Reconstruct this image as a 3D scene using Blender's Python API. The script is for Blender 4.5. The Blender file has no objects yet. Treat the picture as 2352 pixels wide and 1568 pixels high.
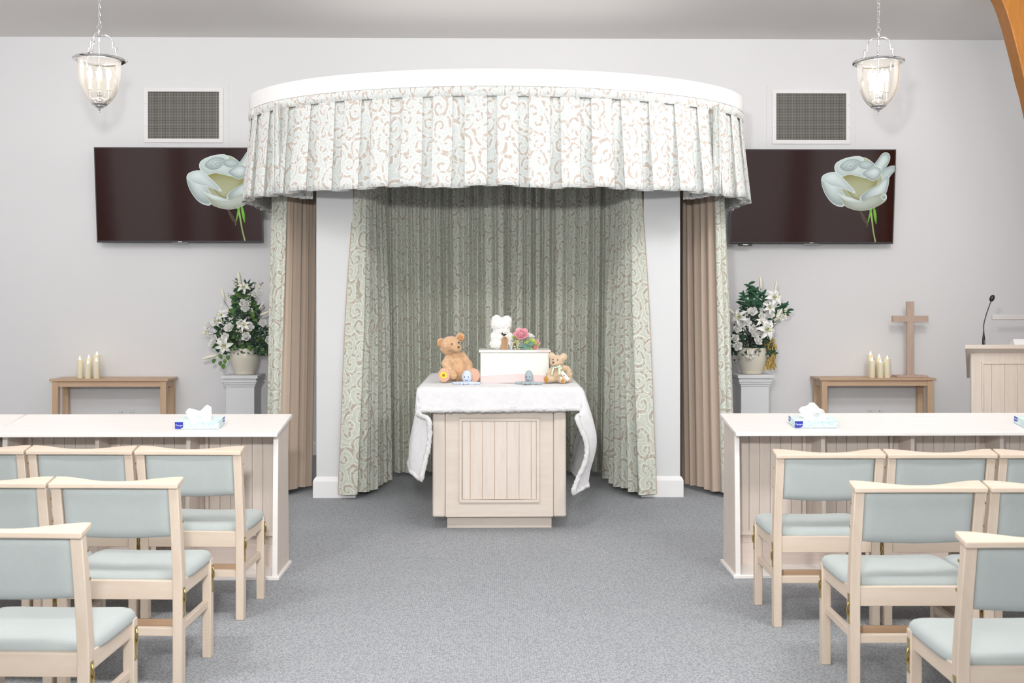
import bpy, bmesh, math, random
from mathutils import Vector, Matrix
from math import sin, cos, pi, radians, sqrt, atan2
R = random.Random(7)
S = bpy.context.scene
COL = S.collection
def lerp(a, b, t): return a + (b - a) * t
def clamp(x, a=0.0, b=1.0): return max(a, min(b, x))
def smooth(a, b, x):
    t = clamp((x - a) / (b - a)); return t * t * (3 - 2 * t)

# ------------------------------------------------------------------ materials
class NT:
    def __init__(s, name):
        s.m = bpy.data.materials.new(name); s.m.use_nodes = True
        s.t = s.m.node_tree; s.t.nodes.clear()
        s.out = s.n('ShaderNodeOutputMaterial')
    def n(s, typ, **kw):
        x = s.t.nodes.new(typ)
        for k, v in kw.items(): setattr(x, k, v)
        return x
    def put(s, node, sock, v):
        i = node.inputs[sock]
        if isinstance(v, bpy.types.NodeSocket): s.t.links.new(v, i)
        else:
            if i.type == 'RGBA' and len(v) == 3: v = (*v, 1)
            i.default_value = v
    def math(s, op, a, b=0.0, c=None):
        x = s.n('ShaderNodeMath', operation=op); s.put(x, 0, a); s.put(x, 1, b)
        if c is not None: s.put(x, 2, c)
        return x.outputs[0]
    def vmath(s, op, a, b=(0, 0, 0)):
        x = s.n('ShaderNodeVectorMath', operation=op); s.put(x, 0, a)
        if op == 'SCALE': s.put(x, 3, b)
        else: s.put(x, 1, b)
        return x.outputs[1] if op in ('LENGTH', 'DISTANCE', 'DOT_PRODUCT') else x.outputs[0]
    def mix(s, f, a, b):
        x = s.n('ShaderNodeMix', data_type='RGBA'); s.put(x, 0, f); s.put(x, 6, a); s.put(x, 7, b)
        return x.outputs[2]
    def rng(s, v, a, b, c=0.0, d=1.0):
        x = s.n('ShaderNodeMapRange'); s.put(x, 0, v); s.put(x, 1, a); s.put(x, 2, b); s.put(x, 3, c); s.put(x, 4, d)
        return x.outputs[0]
    def coord(s, kind='Object', scale=(1, 1, 1)):
        c = s.n('ShaderNodeTexCoord').outputs[kind]
        return s.vmath('MULTIPLY', c, scale)
    def noise(s, vec, scale, detail=3.0, rough=.55):
        x = s.n('ShaderNodeTexNoise'); s.put(x, 'Vector', vec); s.put(x, 'Scale', scale); s.put(x, 'Detail', detail); s.put(x, 'Roughness', rough)
        return x.outputs['Fac']
    def bump(s, h, strength=.3, dist=.01):
        x = s.n('ShaderNodeBump'); s.put(x, 'Height', h); s.put(x, 'Strength', strength); s.put(x, 'Distance', dist)
        return x.outputs['Normal']
    def bsdf(s, col, rough=.5, metal=0.0, normal=None, spec=.5, **kw):
        b = s.n('ShaderNodeBsdfPrincipled'); s.put(b, 'Base Color', col); s.put(b, 'Roughness', rough); s.put(b, 'Metallic', metal)
        s.put(b, 'Specular IOR Level', spec)
        if normal is not None: s.put(b, 'Normal', normal)
        for k, v in kw.items(): s.put(b, k.replace('_', ' '), v)
        s.t.links.new(b.outputs[0], s.out.inputs[0])
        return b

def plain(name, col, rough=.5, metal=0.0, spec=.5, **kw):
    t = NT(name); t.bsdf(col, rough, metal, spec=spec, **kw); return t.m
def painted(name, col, rough=.6, var=.03, scale=3.0, bump=.04):
    t = NT(name); c = t.coord('Object')
    n = t.noise(c, scale, 4)
    cc = t.mix(n, tuple(max(0, x - var) for x in col), tuple(min(1, x + var) for x in col))
    t.bsdf(cc, rough, normal=t.bump(t.noise(c, 90, 2), bump, .002), spec=.3); return t.m
def wood(name, a, b, axis='x', rough=.42, fine=1.0):
    t = NT(name)
    sc = {'x': (1.2, 14, 14), 'y': (14, 1.2, 14), 'z': (14, 14, 1.2)}[axis]
    c = t.coord('Object', sc)
    n1 = t.noise(c, 2.2 * fine, 5, .6); n2 = t.noise(c, 9 * fine, 3, .6)
    f = t.math('ADD', t.math('MULTIPLY', n1, .7), t.math('MULTIPLY', n2, .3))
    col = t.mix(t.rng(f, .35, .68), a, b)
    t.bsdf(col, rough, normal=t.bump(n2, .05, .002), spec=.35); return t.m
def cloth(name, col, var=.05, rough=.95, scale=350, bump=.25, blot=5, sheen=.15):
    t = NT(name); c = t.coord('Object')
    n = t.noise(c, blot, 3); f = t.noise(c, scale, 2)
    k = t.math('ADD', t.math('MULTIPLY', n, .5), t.math('MULTIPLY', f, .5))
    cc = t.mix(t.rng(k, .3, .7), tuple(x * (1 - var) for x in col), tuple(min(1, x * (1 + var)) for x in col))
    t.bsdf(cc, rough, normal=t.bump(f, bump, .002), spec=.1, Sheen_Weight=sheen); return t.m
def fur(name, a, b, scale=60, bump=.9, dist=.008):
    t = NT(name); c = t.coord('Object')
    n1 = t.noise(c, scale * .35, 4, .7); n2 = t.noise(c, scale * 3, 3, .7)
    k = t.math('ADD', t.math('MULTIPLY', n1, .65), t.math('MULTIPLY', n2, .35))
    t.bsdf(t.mix(t.rng(k, .35, .65), a, b), .95, normal=t.bump(k, bump, dist), spec=.1, Sheen_Weight=.4); return t.m

def damask(name, ground, motif, edge, scale=8.5):
    # scrolling woven pattern on a rib ground; UVs are in metres along the cloth
    t = NT(name)
    uv = t.coord('UV')
    warp = t.n('ShaderNodeTexNoise'); t.put(warp, 'Vector', uv); t.put(warp, 'Scale', 5.0); t.put(warp, 'Detail', 1.0)
    w = t.vmath('SCALE', t.vmath('SUBTRACT', warp.outputs['Color'], (.5, .5, .5)), .10)
    def scroll(sc, turns, off, power):
        p = t.vmath('ADD', t.vmath('MULTIPLY', t.vmath('ADD', uv, w), (sc, sc * .8, 0)), (off, off * .7, 0))
        v = t.n('ShaderNodeTexVoronoi', voronoi_dimensions='2D', feature='F1'); t.put(v, 'Vector', p); t.put(v, 'Scale', 1.0); t.put(v, 'Randomness', .75)
        d = t.vmath('SUBTRACT', p, v.outputs['Position'])
        sx = t.n('ShaderNodeSeparateXYZ'); t.put(sx, 0, d)
        cr = t.n('ShaderNodeSeparateColor'); t.put(cr, 0, v.outputs['Color'])
        ang = t.math('ARCTAN2', sx.outputs[1], sx.outputs[0])
        r = t.vmath('LENGTH', d)
        sgn = t.math('SIGN', t.math('SUBTRACT', cr.outputs[0], .5))
        ph = t.math('ADD', t.math('MULTIPLY', ang, sgn), t.math('MULTIPLY', t.math('POWER', r, power), turns))
        return t.math('SINE', t.math('ADD', ph, t.math('MULTIPLY', cr.outputs[1], 6.28))), r
    s1, r1 = scroll(scale, 13.0, 0.0, .8)
    s2, r2 = scroll(scale * 1.8, 11.0, 3.3, .9)
    leaf = t.rng(s1, -.62, -.42)
    curl = t.rng(s2, .35, .6)
    m = t.math('MAXIMUM', leaf, t.math('MULTIPLY', curl, .85))
    line = t.math('SUBTRACT', t.rng(s1, -.6, -.4), t.rng(s1, .15, .4))
    fine = t.n('ShaderNodeTexNoise'); t.put(fine, 'Vector', t.vmath('MULTIPLY', uv, (60, 190, 1))); t.put(fine, 'Scale', 1.0); t.put(fine, 'Detail', 2.0)
    col = t.mix(m, ground, motif)
    col = t.mix(t.math('MULTIPLY', t.math('MAXIMUM', line, t.math('MULTIPLY', t.math('SUBTRACT', t.rng(s2, .2, .45), t.rng(s2, .7, .9)), .6)), .75), col, edge)
    dark = t.mix(.16, col, (.12, .14, .13))
    col = t.mix(t.rng(fine.outputs['Fac'], .42, .56), dark, col)
    h = t.math('ADD', m, t.math('MULTIPLY', fine.outputs['Fac'], .5))
    t.bsdf(col, .75, normal=t.bump(h, .35, .004), spec=.25, Sheen_Weight=.1); return t.m

M = {}
M['wall'] = painted('wall_paint', (.79, .792, .805), .7, .006)
M['column'] = painted('column_paint', (.69, .70, .71), .6, .006)
M['white'] = painted('white_gloss_paint', (.84, .84, .84), .4, .006)
M['ceil'] = painted('ceiling_paint', (.80, .775, .76), .8, .006)
M['grey_paint'] = painted('pale_grey_paint', (.74, .755, .775), .45, .006)
t = NT('grey_carpet'); c = t.coord('Object')
vo = t.n('ShaderNodeTexVoronoi'); t.put(vo, 'Vector', t.vmath('MULTIPLY', c, (1, 1, 0))); t.put(vo, 'Scale', 95.0); t.put(vo, 'Randomness', .55)
n = t.noise(c, 210, 2); big = t.noise(c, 2.2, 5, .6)
f = t.math('ADD', t.math('MULTIPLY', t.rng(vo.outputs['Distance'], .1, .75, 1.0, 0.0), .6), t.math('MULTIPLY', n, .4))
cc = t.mix(t.rng(f, .2, .75), (.26, .275, .295), (.49, .51, .535))
cc = t.mix(t.math('MULTIPLY', t.rng(big, .35, .7), .2), cc, (.29, .30, .315))
t.bsdf(cc, .98, normal=t.bump(f, .5, .006), spec=.05); M['carpet'] = t.m
M['ash_x'] = wood('limed_wood_across', (.71, .635, .565), (.655, .575, .505), 'x')
M['ash_y'] = wood('limed_wood_lengthways', (.71, .635, .565), (.655, .575, .505), 'y')
M['ash_z'] = wood('limed_wood_upright', (.71, .635, .565), (.655, .575, .505), 'z')
M['lec_x'] = wood('lectern_wood_across', (.83, .75, .665), (.77, .675, .585), 'x')
M['lec_z'] = wood('lectern_wood_upright', (.83, .75, .665), (.77, .675, .585), 'z')
M['desk_top'] = wood('pale_limed_top', (.85, .82, .80), (.82, .785, .76), 'x', .35)
M['desk_z'] = wood('pink_limed_wood_upright', (.72, .645, .585), (.66, .575, .51), 'z')
M['desk_x'] = wood('pink_limed_wood_across', (.80, .70, .645), (.73, .62, .56), 'x')
M['bch_x'] = wood('beech_across', (.70, .60, .50), (.64, .52, .415), 'x')
M['bch_y'] = wood('beech_lengthways', (.70, .60, .50), (.64, .52, .415), 'y')
M['bch_z'] = wood('beech_upright', (.70, .60, .50), (.64, .52, .415), 'z')
M['oak_x'] = wood('table_wood_across', (.66, .47, .32), (.56, .38, .25), 'x')
M['oak_z'] = wood('table_wood_upright', (.67, .475, .32), (.57, .39, .25), 'z')
M['glulam'] = wood('orange_laminated_timber', (.40, .165, .03), (.30, .11, .018), 'z', .35, 1.6)
M['cross'] = wood('cross_wood', (.60, .46, .38), (.50, .37, .30), 'z')
M['seafoam'] = cloth('seafoam_upholstery', (.445, .49, .485), .07)
M['damask'] = damask('damask_cloth', (.47, .415, .34), (.585, .615, .535), (.78, .81, .735), 9.0)
M['damask_lit'] = damask('lit_damask_cloth', (.60, .52, .46), (.715, .75, .735), (.855, .88, .87), 9.0)  # same cloth as the curtains; brighter light on the valance put into its colour
t = NT('beige_lining'); c = t.coord('UV')
nn = t.noise(t.vmath('MULTIPLY', c, (300, 60, 1)), 1.0, 2)
t.bsdf(t.mix(nn, (.46, .365, .29), (.54, .435, .35)), .7, normal=t.bump(nn, .1, .002), spec=.25, Sheen_Weight=.1); M['lining'] = t.m
M['dark'] = plain('black_plastic', (.015, .014, .015), .35)
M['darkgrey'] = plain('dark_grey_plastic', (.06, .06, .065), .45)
M['chrome'] = plain('polished_chrome', (.82, .82, .83), .12, 1.0)
M['brass'] = plain('brass', (.52, .40, .16), .28, 1.0)
M['steel'] = plain('brushed_steel', (.55, .55, .56), .3, 1.0)
M['alu'] = plain('satin_aluminium', (.80, .80, .80), .35, .3)
M['cream'] = painted('cream_glaze', (.71, .67, .57), .22, .02, 8, .01)
M['blanket'] = fur('white_fleece', (.66, .66, .68), (.745, .745, .76), 70, .5, .006)
M['sherpa'] = fur('white_sherpa', (.74, .735, .745), (.84, .84, .845), 110, 1.0, .01)
M['fur_a'] = fur('golden_brown_plush', (.50, .27, .13), (.80, .56, .36), 60)
M['fur_b'] = fur('curly_beige_plush', (.52, .36, .22), (.80, .64, .46), 90)
M['ear_in'] = fur('brown_plush', (.48, .22, .09), (.60, .32, .15), 70)
M['sole'] = cloth('pink_beige_suede', (.68, .42, .31), .08, bump=.1)
M['orange_sole'] = cloth('tan_orange_suede', (.50, .23, .055), .1, bump=.1)
M['yellow'] = plain('yellow_petals', (.95, .72, .02), .5)
M['brown'] = plain('brown_centre', (.35, .19, .03), .7)
M['nose'] = plain('brown_nose', (.17, .075, .045), .5)
M['ribbon'] = plain('mint_satin', (.70, .88, .68), .35)
M['cardw'] = plain('white_card', (.86, .88, .87), .6)
M['kraft'] = wood('kraft_card', (.44, .27, .15), (.36, .21, .11), 'z', .8, 3)
M['rosew'] = fur('white_foam_roses', (.80, .79, .75), (.88, .875, .85), 80, .6, .004)
M['blue_knit'] = cloth('pale_blue_knit', (.60, .67, .80), .07, scale=220, bump=.5)
M['grey_knit'] = cloth('grey_blue_knit', (.38, .45, .475), .08, scale=220, bump=.5)
M['box_white'] = painted('white_painted_wood', (.77, .77, .73), .45, .01)
M['pink_paint'] = plain('pale_pink_paint', (.76, .57, .555), .45)
M['leaf'] = fur('dark_leaf', (.012, .05, .028), (.05, .15, .075), 14, .15)
M['leaf2'] = fur('mid_leaf', (.06, .15, .035), (.17, .30, .08), 14, .15)
M['eucal'] = plain('eucalyptus_leaf', (.14, .25, .20), .6)
M['lime'] = plain('lime_leaf', (.32, .46, .07), .5)
M['petal'] = plain('white_petals', (.93, .925, .89), .6, Subsurface_Weight=.25, Subsurface_Radius=(.02, .02, .018), Subsurface_Scale=.5)
M['petal2'] = plain('cream_petals', (.88, .86, .70), .6)
M['lilyc'] = plain('lily_throat', (.62, .66, .16), .6)
M['stamen'] = plain('dark_anther', (.05, .03, .02), .7)
M['twig'] = plain('dark_twig', (.05, .055, .045), .7)
M['pink'] = fur('pink_petals', (.78, .28, .36), (.90, .56, .60), 40, .1)
M['palepink'] = plain('pale_pink_petals', (.80, .48, .47), .6)
M['berry'] = plain('ivory_berries', (.82, .70, .54), .5)
M['straw'] = fur('golden_straw_mesh', (.42, .28, .06), (.62, .45, .14), 60, .3)
M['socket'] = plain('white_socket_plastic', (.78, .78, .78), .35)
M['slot'] = plain('dark_slot', (.03, .03, .03), .6)
M['paper'] = plain('white_tissue_paper', (.86, .86, .87), .9, spec=.1)
M['navy'] = plain('navy_blue_print', (.03, .045, .40), .4)
M['blueprint'] = plain('white_print', (.82, .84, .92), .5)
t = NT('aqua_patterned_card'); c = t.coord('Object')
v1 = t.n('ShaderNodeTexVoronoi', feature='SMOOTH_F1'); t.put(v1, 'Vector', c); t.put(v1, 'Scale', 70.0)
k = t.math('ADD', t.math('MULTIPLY', v1.outputs['Distance'], .8), t.math('MULTIPLY', t.noise(c, 45, 3), .6))
t.bsdf(t.mix(t.rng(k, .35, .8), (.42, .62, .65), (.70, .82, .82)), .45); M['aqua'] = t.m
t = NT('aqua_card_top'); c = t.coord('Object')
t.bsdf(t.mix(t.rng(t.noise(c, 50, 3), .4, .6), (.64, .79, .78), (.76, .86, .86)), .4); M['aqua_top'] = t.m
t = NT('wax'); t.bsdf((.80, .75, .58), .5, Subsurface_Weight=.3, Subsurface_Radius=(.02, .012, .006), Subsurface_Scale=.6, Emission_Color=(1.0, .72, .34), Emission_Strength=.05); M['wax'] = t.m
def emit(name, col, s):
    t = NT(name); e = t.n('ShaderNodeEmission'); t.put(e, 0, col); t.put(e, 1, s); t.t.links.new(e.outputs[0], t.out.inputs[0]); return t.m
M['flame'] = emit('led_flame', (1.0, .80, .45), 9)
M['bulb'] = emit('lit_bulb', (1.0, .90, .74), 8)
# lantern glass : clear, a touch of haze, no refraction needed at this thickness
t = NT('clear_bell_glass')
tr = t.n('ShaderNodeBsdfTransparent'); t.put(tr, 0, (.97, .965, .95))
gl = t.n('ShaderNodeBsdfGlossy'); t.put(gl, 0, (1, 1, 1)); t.put(gl, 1, .03)
df = t.n('ShaderNodeBsdfTranslucent'); t.put(df, 0, (.92, .80, .62))
fr = t.n('ShaderNodeFresnel'); t.put(fr, 0, 1.35)
m1 = t.n('ShaderNodeMixShader'); t.put(m1, 0, t.math('MULTIPLY', fr.outputs[0], .8)); t.t.links.new(tr.outputs[0], m1.inputs[1]); t.t.links.new(gl.outputs[0], m1.inputs[2])
m2 = t.n('ShaderNodeMixShader'); t.put(m2, 0, .06); t.t.links.new(m1.outputs[0], m2.inputs[1]); t.t.links.new(df.outputs[0], m2.inputs[2])
t.t.links.new(m2.outputs[0], t.out.inputs[0]); M['glass'] = t.m
t = NT('vent_mesh'); c = t.coord('Object')
def grid(freq):
    sx = t.n('ShaderNodeSeparateXYZ'); t.put(sx, 0, t.vmath('MULTIPLY', c, (freq, freq, freq)))
    a = t.math('ABSOLUTE', t.math('SUBTRACT', t.math('FRACT', sx.outputs[0]), .5)); b = t.math('ABSOLUTE', t.math('SUBTRACT', t.math('FRACT', sx.outputs[2]), .5))
    return t.math('MAXIMUM', a, b)
t.bsdf(t.mix(t.rng(grid(66.0), .30, .40), (.012, .011, .01), (.25, .238, .212)), .5); M['mesh'] = t.m
t = NT('tv_screen')
b = t.bsdf((.004, .002, .002), .10, spec=.75, Emission_Color=(.020, .0045, .0045), Emission_Strength=1.0); M['screen'] = t.m
t = NT('screen_picture'); at = t.n('ShaderNodeVertexColor', layer_name='Col')
t.bsdf((.004, .004, .004), .12, spec=.45, Emission_Color=at.outputs[0], Emission_Strength=.92); M['picture'] = t.m

# ------------------------------------------------------------------ mesh building
class B:
    def __init__(s): s.v = []; s.f = []; s.uv = None; s.col = None
    def add(s, vs, fs):
        o = len(s.v); s.v += [tuple(p) for p in vs]; s.f += [tuple(i + o for i in f) for f in fs]; return s
    def box(s, x0, x1, y0, y1, z0, z1, mat=None):
        vs = [Vector((x, y, z)) for z in (z0, z1) for (x, y) in ((x0, y0), (x1, y0), (x1, y1), (x0, y1))]
        if mat: vs = [mat @ p for p in vs]
        return s.add(vs, [(3, 2, 1, 0), (4, 5, 6, 7), (0, 1, 5, 4), (1, 2, 6, 5), (2, 3, 7, 6), (3, 0, 4, 7)])
    def hexa(s, bot, top):          # two quads of 4 points, counter-clockwise from above
        return s.add(list(bot) + list(top), [(3, 2, 1, 0), (4, 5, 6, 7), (0, 1, 5, 4), (1, 2, 6, 5), (2, 3, 7, 6), (3, 0, 4, 7)])
    def prism(s, poly, axis, a, b):  # poly of 2-D points, extruded along axis
        def mk(p, h): return {'x': (h, p[0], p[1]), 'y': (p[0], h, p[1]), 'z': (p[0], p[1], h)}[axis]
        n = len(poly)
        vs = [mk(p, a) for p in poly] + [mk(p, b) for p in poly]
        fs = [tuple(range(n - 1, -1, -1)), tuple(range(n, 2 * n))] + [(i, (i + 1) % n, n + (i + 1) % n, n + i) for i in range(n)]
        return s.add(vs, fs)
    def lathe(s, prof, seg=32, c=(0, 0, 0), mat=None, caps=True):
        vs = []; fs = []
        for (r, z) in prof:
            for i in range(seg):
                a = 2 * pi * i / seg; p = Vector((c[0] + r * cos(a), c[1] + r * sin(a), c[2] + z)); vs.append(mat @ p if mat else p)
        for j in range(len(prof) - 1):
            for i in range(seg):
                k = (i + 1) % seg; fs.append((j * seg + i, j * seg + k, (j + 1) * seg + k, (j + 1) * seg + i))
        if caps:
            if prof[0][0] > 1e-4: fs.append(tuple(range(seg - 1, -1, -1)))
            if prof[-1][0] > 1e-4: fs.append(tuple(range((len(prof) - 1) * seg, len(prof) * seg)))
        return s.add(vs, fs)
    def tube(s, pts, r, seg=8, caps=True):
        pts = [Vector(p) for p in pts]; n = len(pts); rs = r if isinstance(r, (list, tuple)) else [r] * n
        vs = []; up = None
        for i, p in enumerate(pts):
            d = (pts[min(i + 1, n - 1)] - pts[max(i - 1, 0)])
            d = d.normalized() if d.length > 1e-9 else Vector((0, 0, 1))
            if up is None:
                up = Vector((0, 0, 1)) if abs(d.z) < .9 else Vector((0, 1, 0))
            a = (up - d * up.dot(d))
            if a.length < 1e-6: a = d.orthogonal()
            a.normalize(); b = d.cross(a); up = a
            for k in range(seg):
                t_ = 2 * pi * k / seg; vs.append(p + (a * cos(t_) + b * sin(t_)) * rs[i])
        fs = []
        for j in range(n - 1):
            for k in range(seg):
                q = (k + 1) % seg; fs.append((j * seg + k, j * seg + q, (j + 1) * seg + q, (j + 1) * seg + k))
        if caps: fs += [tuple(range(seg - 1, -1, -1)), tuple(range((n - 1) * seg, n * seg))]
        return s.add(vs, fs)
    def ball(s, c, r, mat=None, u=14, v=9):
        rx, ry, rz = (r, r, r) if not isinstance(r, (list, tuple)) else r
        vs = []; fs = []; c = Vector(c)
        for j in range(v + 1):
            th = pi * j / v
            for i in range(u):
                a = 2 * pi * i / u; p = Vector((rx * sin(th) * cos(a), ry * sin(th) * sin(a), rz * cos(th)))
                if mat: p = mat @ p
                vs.append(c + p)
        for j in range(v):
            for i in range(u):
                k = (i + 1) % u; fs.append((j * u + i, (j + 1) * u + i, (j + 1) * u + k, j * u + k))
        return s.add(vs, fs)
    def grid(s, pts, uvs=None):      # pts[row][col]
        nr = len(pts); nc = len(pts[0]); o = len(s.v)
        s.v += [tuple(p) for row in pts for p in row]
        if uvs is not None:
            if s.uv is None: s.uv = []
            s.uv += [q for row in uvs for q in row]
        s.f += [(o + j * nc + i, o + j * nc + i + 1, o + (j + 1) * nc + i + 1, o + (j + 1) * nc + i) for j in range(nr - 1) for i in range(nc - 1)]
        return s

def mesh(name, b, m, smooth_ang=None):
    me = bpy.data.meshes.new(name); me.from_pydata(b.v, [], b.f); me.validate(); 
    if b.uv:
        l = me.uv_layers.new(name='UVMap')
        for lp in me.loops: l.data[lp.index].uv = b.uv[lp.vertex_index]
    if b.col:
        a = me.color_attributes.new('Col', 'FLOAT_COLOR', 'POINT')
        for i, cc in enumerate(b.col): a.data[i].color = (*cc, 1)
    me.materials.append(M[m] if isinstance(m, str) else m)
    bm = bmesh.new(); bm.from_mesh(me)
    if not b.uv and not b.col:
        bmesh.ops.remove_doubles(bm, verts=bm.verts, dist=1e-6)
        bmesh.ops.recalc_face_normals(bm, faces=bm.faces)
    bm.to_mesh(me); bm.free()
    if smooth_ang is not None:
        me.shade_smooth(); me.set_sharp_from_angle(angle=radians(smooth_ang))
    me.update(); return me
def obj(name, b, m, parent=None, sm=None, bevel=0.0, loc=None, label=None, rot=None, sub=0, seg=2):
    o = bpy.data.objects.new(name, mesh(name, b, m, sm)); COL.objects.link(o)
    if parent is not None: o.parent = parent
    if loc: o.location = loc
    if rot: o.rotation_euler = rot
    if label: o['label'] = label
    if sub:
        d = o.modifiers.new('Subdivision', 'SUBSURF'); d.levels = sub; d.render_levels = sub
    if bevel:
        d = o.modifiers.new('Bevel', 'BEVEL'); d.width = bevel; d.segments = seg; d.limit_method = 'ANGLE'; d.angle_limit = radians(40)
        if sm is None: o.data.shade_smooth(); o.data.set_sharp_from_angle(angle=radians(30))
    return o
def tag(o, label, cat, group=None, kind=None):
    o['label'] = label; o['category'] = cat
    if group: o['group'] = group
    if kind: o['kind'] = kind
    return o
def thing(name, label, cat, loc=(0, 0, 0), rz=0.0, group=None):
    o = bpy.data.objects.new(name, None); COL.objects.link(o); o.location = loc; o.rotation_euler = (0, 0, rz); o.empty_display_size = .1
    return tag(o, label, cat, group)
def struct(name, b, m, bevel=0.0, sm=None):
    o = obj(name, b, m, bevel=bevel, sm=sm); o['kind'] = 'structure'; return o
def dup(root, loc, rz, label, group=None):
    r = root.copy(); COL.objects.link(r); r.location = loc; r.rotation_euler = (0, 0, rz); r['label'] = label
    if group: r['group'] = group
    for ch in list(root.children):
        c = ch.copy(); COL.objects.link(c); c.parent = r
        for g in list(ch.children):
            d = g.copy(); COL.objects.link(d); d.parent = c
    return r

# ------------------------------------------------------------------ camera
cam = bpy.data.cameras.new('camera'); co = bpy.data.objects.new('camera', cam); COL.objects.link(co)
co.location = (0, 0, 1.5); co.rotation_euler = (radians(90), 0, radians(-.8))
cam.sensor_width = 36; cam.lens = 36 * 2450 / 2352; cam.shift_y = -94 / 2352; cam.clip_end = 60; cam.clip_start = .05
cam.dof.use_dof = True; cam.dof.focus_distance = 7.6; cam.dof.aperture_fstop = 6.3
S.camera = co

# ------------------------------------------------------------------ room
YW = 10.4; ZC = 4.055; XL = 5.3
struct('floor', B().box(-XL, XL, -5.5, YW, -.1, 0), 'carpet')
struct('wall_back', B().box(-XL - .1, XL + .1, YW, YW + .12, 0, ZC), 'wall')
struct('wall_left', B().box(-XL - .12, -XL, -5.5, YW, 0, ZC), 'wall')
struct('wall_right', B().box(XL, XL + .12, -5.5, YW, 0, ZC), 'wall')
struct('ceiling', B().box(-XL - .1, XL + .1, -5.5, YW + .12, ZC, ZC + .1), 'ceil')
b = B(); pr = [(0, 0), (.018, 0), (.018, .10), (.010, .125), (0, .13)]
b.prism([(YW - p[0], p[1]) for p in pr], 'x', -XL, XL); struct('baseboard_back', b, 'white')

# laminated timber arch on the right
M['darkwood'] = wood('dark_brown_panel_wood', (.09, .045, .025), (.055, .028, .016), 'z', .5)
for i, (x, ya, yb) in enumerate(((-XL, 5.75, 6.9), (-XL, 2.0, 3.1), (-XL, -1.2, .4), (XL, 1.1, 2.5), (XL, 5.6, 6.3))):
    struct('reflection_panel_%d' % (i + 1), B().box(x - .02, x + .02, ya, yb, 0, 2.9), 'darkwood', bevel=.004)  # unseen dark panels, added so the television screens reflect dark bands
pts = []
inner = [(4.47, 0.0), (4.44, 1.2), (4.38, 2.1), (4.31, 2.7), (4.215, 3.13), (4.18, 3.25), (4.145, 3.40), (4.11, 3.535), (4.07, 3.685), (4.03, 3.81), (3.995, 3.895), (3.90, 4.045)]
b = B(); rows = []
for i, (x, z) in enumerate(inner):
    a = inner[max(i - 1, 0)]; c2 = inner[min(i + 1, len(inner) - 1)]
    tx, tz = c2[0] - a[0], c2[1] - a[1]; L = math.hypot(tx, tz); nx, nz = tz / L, -tx / L
    zz = min(z + nz * .36, 4.045)
    if i == 0: nz = 0; zz = 0.0
    rows.append([(x, 8.40, z), (x + nx * .36, 8.40, zz), (x + nx * .36, 8.56, zz), (x, 8.56, z)])
for r in rows: b.v += r
for i in range(len(rows) - 1):
    for k in range(4):
        q = (k + 1) % 4; b.f.append((i * 4 + k, i * 4 + q, (i + 1) * 4 + q, (i + 1) * 4 + k))
b.f += [(3, 2, 1, 0), tuple(len(b.v) - 4 + k for k in range(4))]
o = obj('timber_arch_beam', b, 'glulam', bevel=.008); tag(o, 'orange varnished laminated timber arch rising along the right edge of the room', 'beam', kind='structure')

# ------------------------------------------------------------------ columns
for sx, lab in ((-1.238, 'white square column left of the catafalque, between lining curtain and damask curtain'), (1.262, 'white square column right of the catafalque, between damask curtain and lining curtain')):
    t_ = thing('column', lab, 'column', (sx, 8.29, 0), group='columns under the canopy')
    obj('shaft', B().box(-.14, .14, -.14, .14, .12, 2.925), 'column', t_, bevel=.003)
    b = B(); h = [(.162, 0), (.162, .125), (.158, .135), (.150, .150), (.141, .158)]
    vs = []; fs = []
    for (r, z) in h: vs += [(-r, -r, z), (r, -r, z), (r, r, z), (-r, r, z)]
    for i in range(len(h) - 1):
        for k in range(4): fs.append((i * 4 + k, i * 4 + (k + 1) % 4, i * 4 + 4 + (k + 1) % 4, i * 4 + 4 + k))
    fs += [(3, 2, 1, 0), tuple(len(vs) - 4 + k for k in range(4))]
    obj('base_moulding', b.add(vs, fs), 'white', t_)

# ------------------------------------------------------------------ canopy with pleated valance
AX, BY, CY, YF = 1.95, 1.27, 8.57, 10.395
def canopy_curve(off=0.0, n=240):
    a, bb = AX + off, BY + off; p = []
    for i in range(40): p.append((-a, lerp(YF, CY, i / 40)))
    for i in range(n + 1):
        th = pi - pi * i / n; p.append((a * cos(th), CY - bb * sin(th)))
    for i in range(1, 41): p.append((a, lerp(CY, YF, i / 40)))
    return p
class Curve:
    def __init__(s, p):
        s.p = p; s.L = [0]
        for i in range(1, len(p)): s.L.append(s.L[-1] + math.hypot(p[i][0] - p[i - 1][0], p[i][1] - p[i - 1][1]))
    def at(s, d):
        d = clamp(d, 0, s.L[-1] - 1e-6)
        lo, hi = 0, len(s.L) - 1
        while hi - lo > 1:
            m_ = (lo + hi) // 2
            if s.L[m_] <= d: lo = m_
            else: hi = m_
        t_ = (d - s.L[lo]) / (s.L[hi] - s.L[lo]); a, c = s.p[lo], s.p[hi]
        tx, ty = c[0] - a[0], c[1] - a[1]; l = math.hypot(tx, ty)
        return lerp(a[0], c[0], t_), lerp(a[1], c[1], t_), ty / l, -tx / l   # point, right-hand normal
can = thing('canopy', 'white curved canopy with lit-toned damask box pleated valance over the catafalque alcove', 'canopy', (0, YW, 2.275))
def sub(b, o=(0, YW, 2.275)):
    b.v = [(p[0] - o[0], p[1] - o[1], p[2] - o[2]) for p in b.v]; return b
outer = canopy_curve(.015); innr = canopy_curve(-.03)
b = B(); n = len(outer); z0, z1 = 2.966, 3.085
for (po, pi_) in zip(outer, innr):
    b.v += [(*po, z0), (*po, z1 - .006), (po[0] * .997, po[1] + .004 * (po[1] < YF), z1), (*pi_, z1), (*pi_, z0)]
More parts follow.
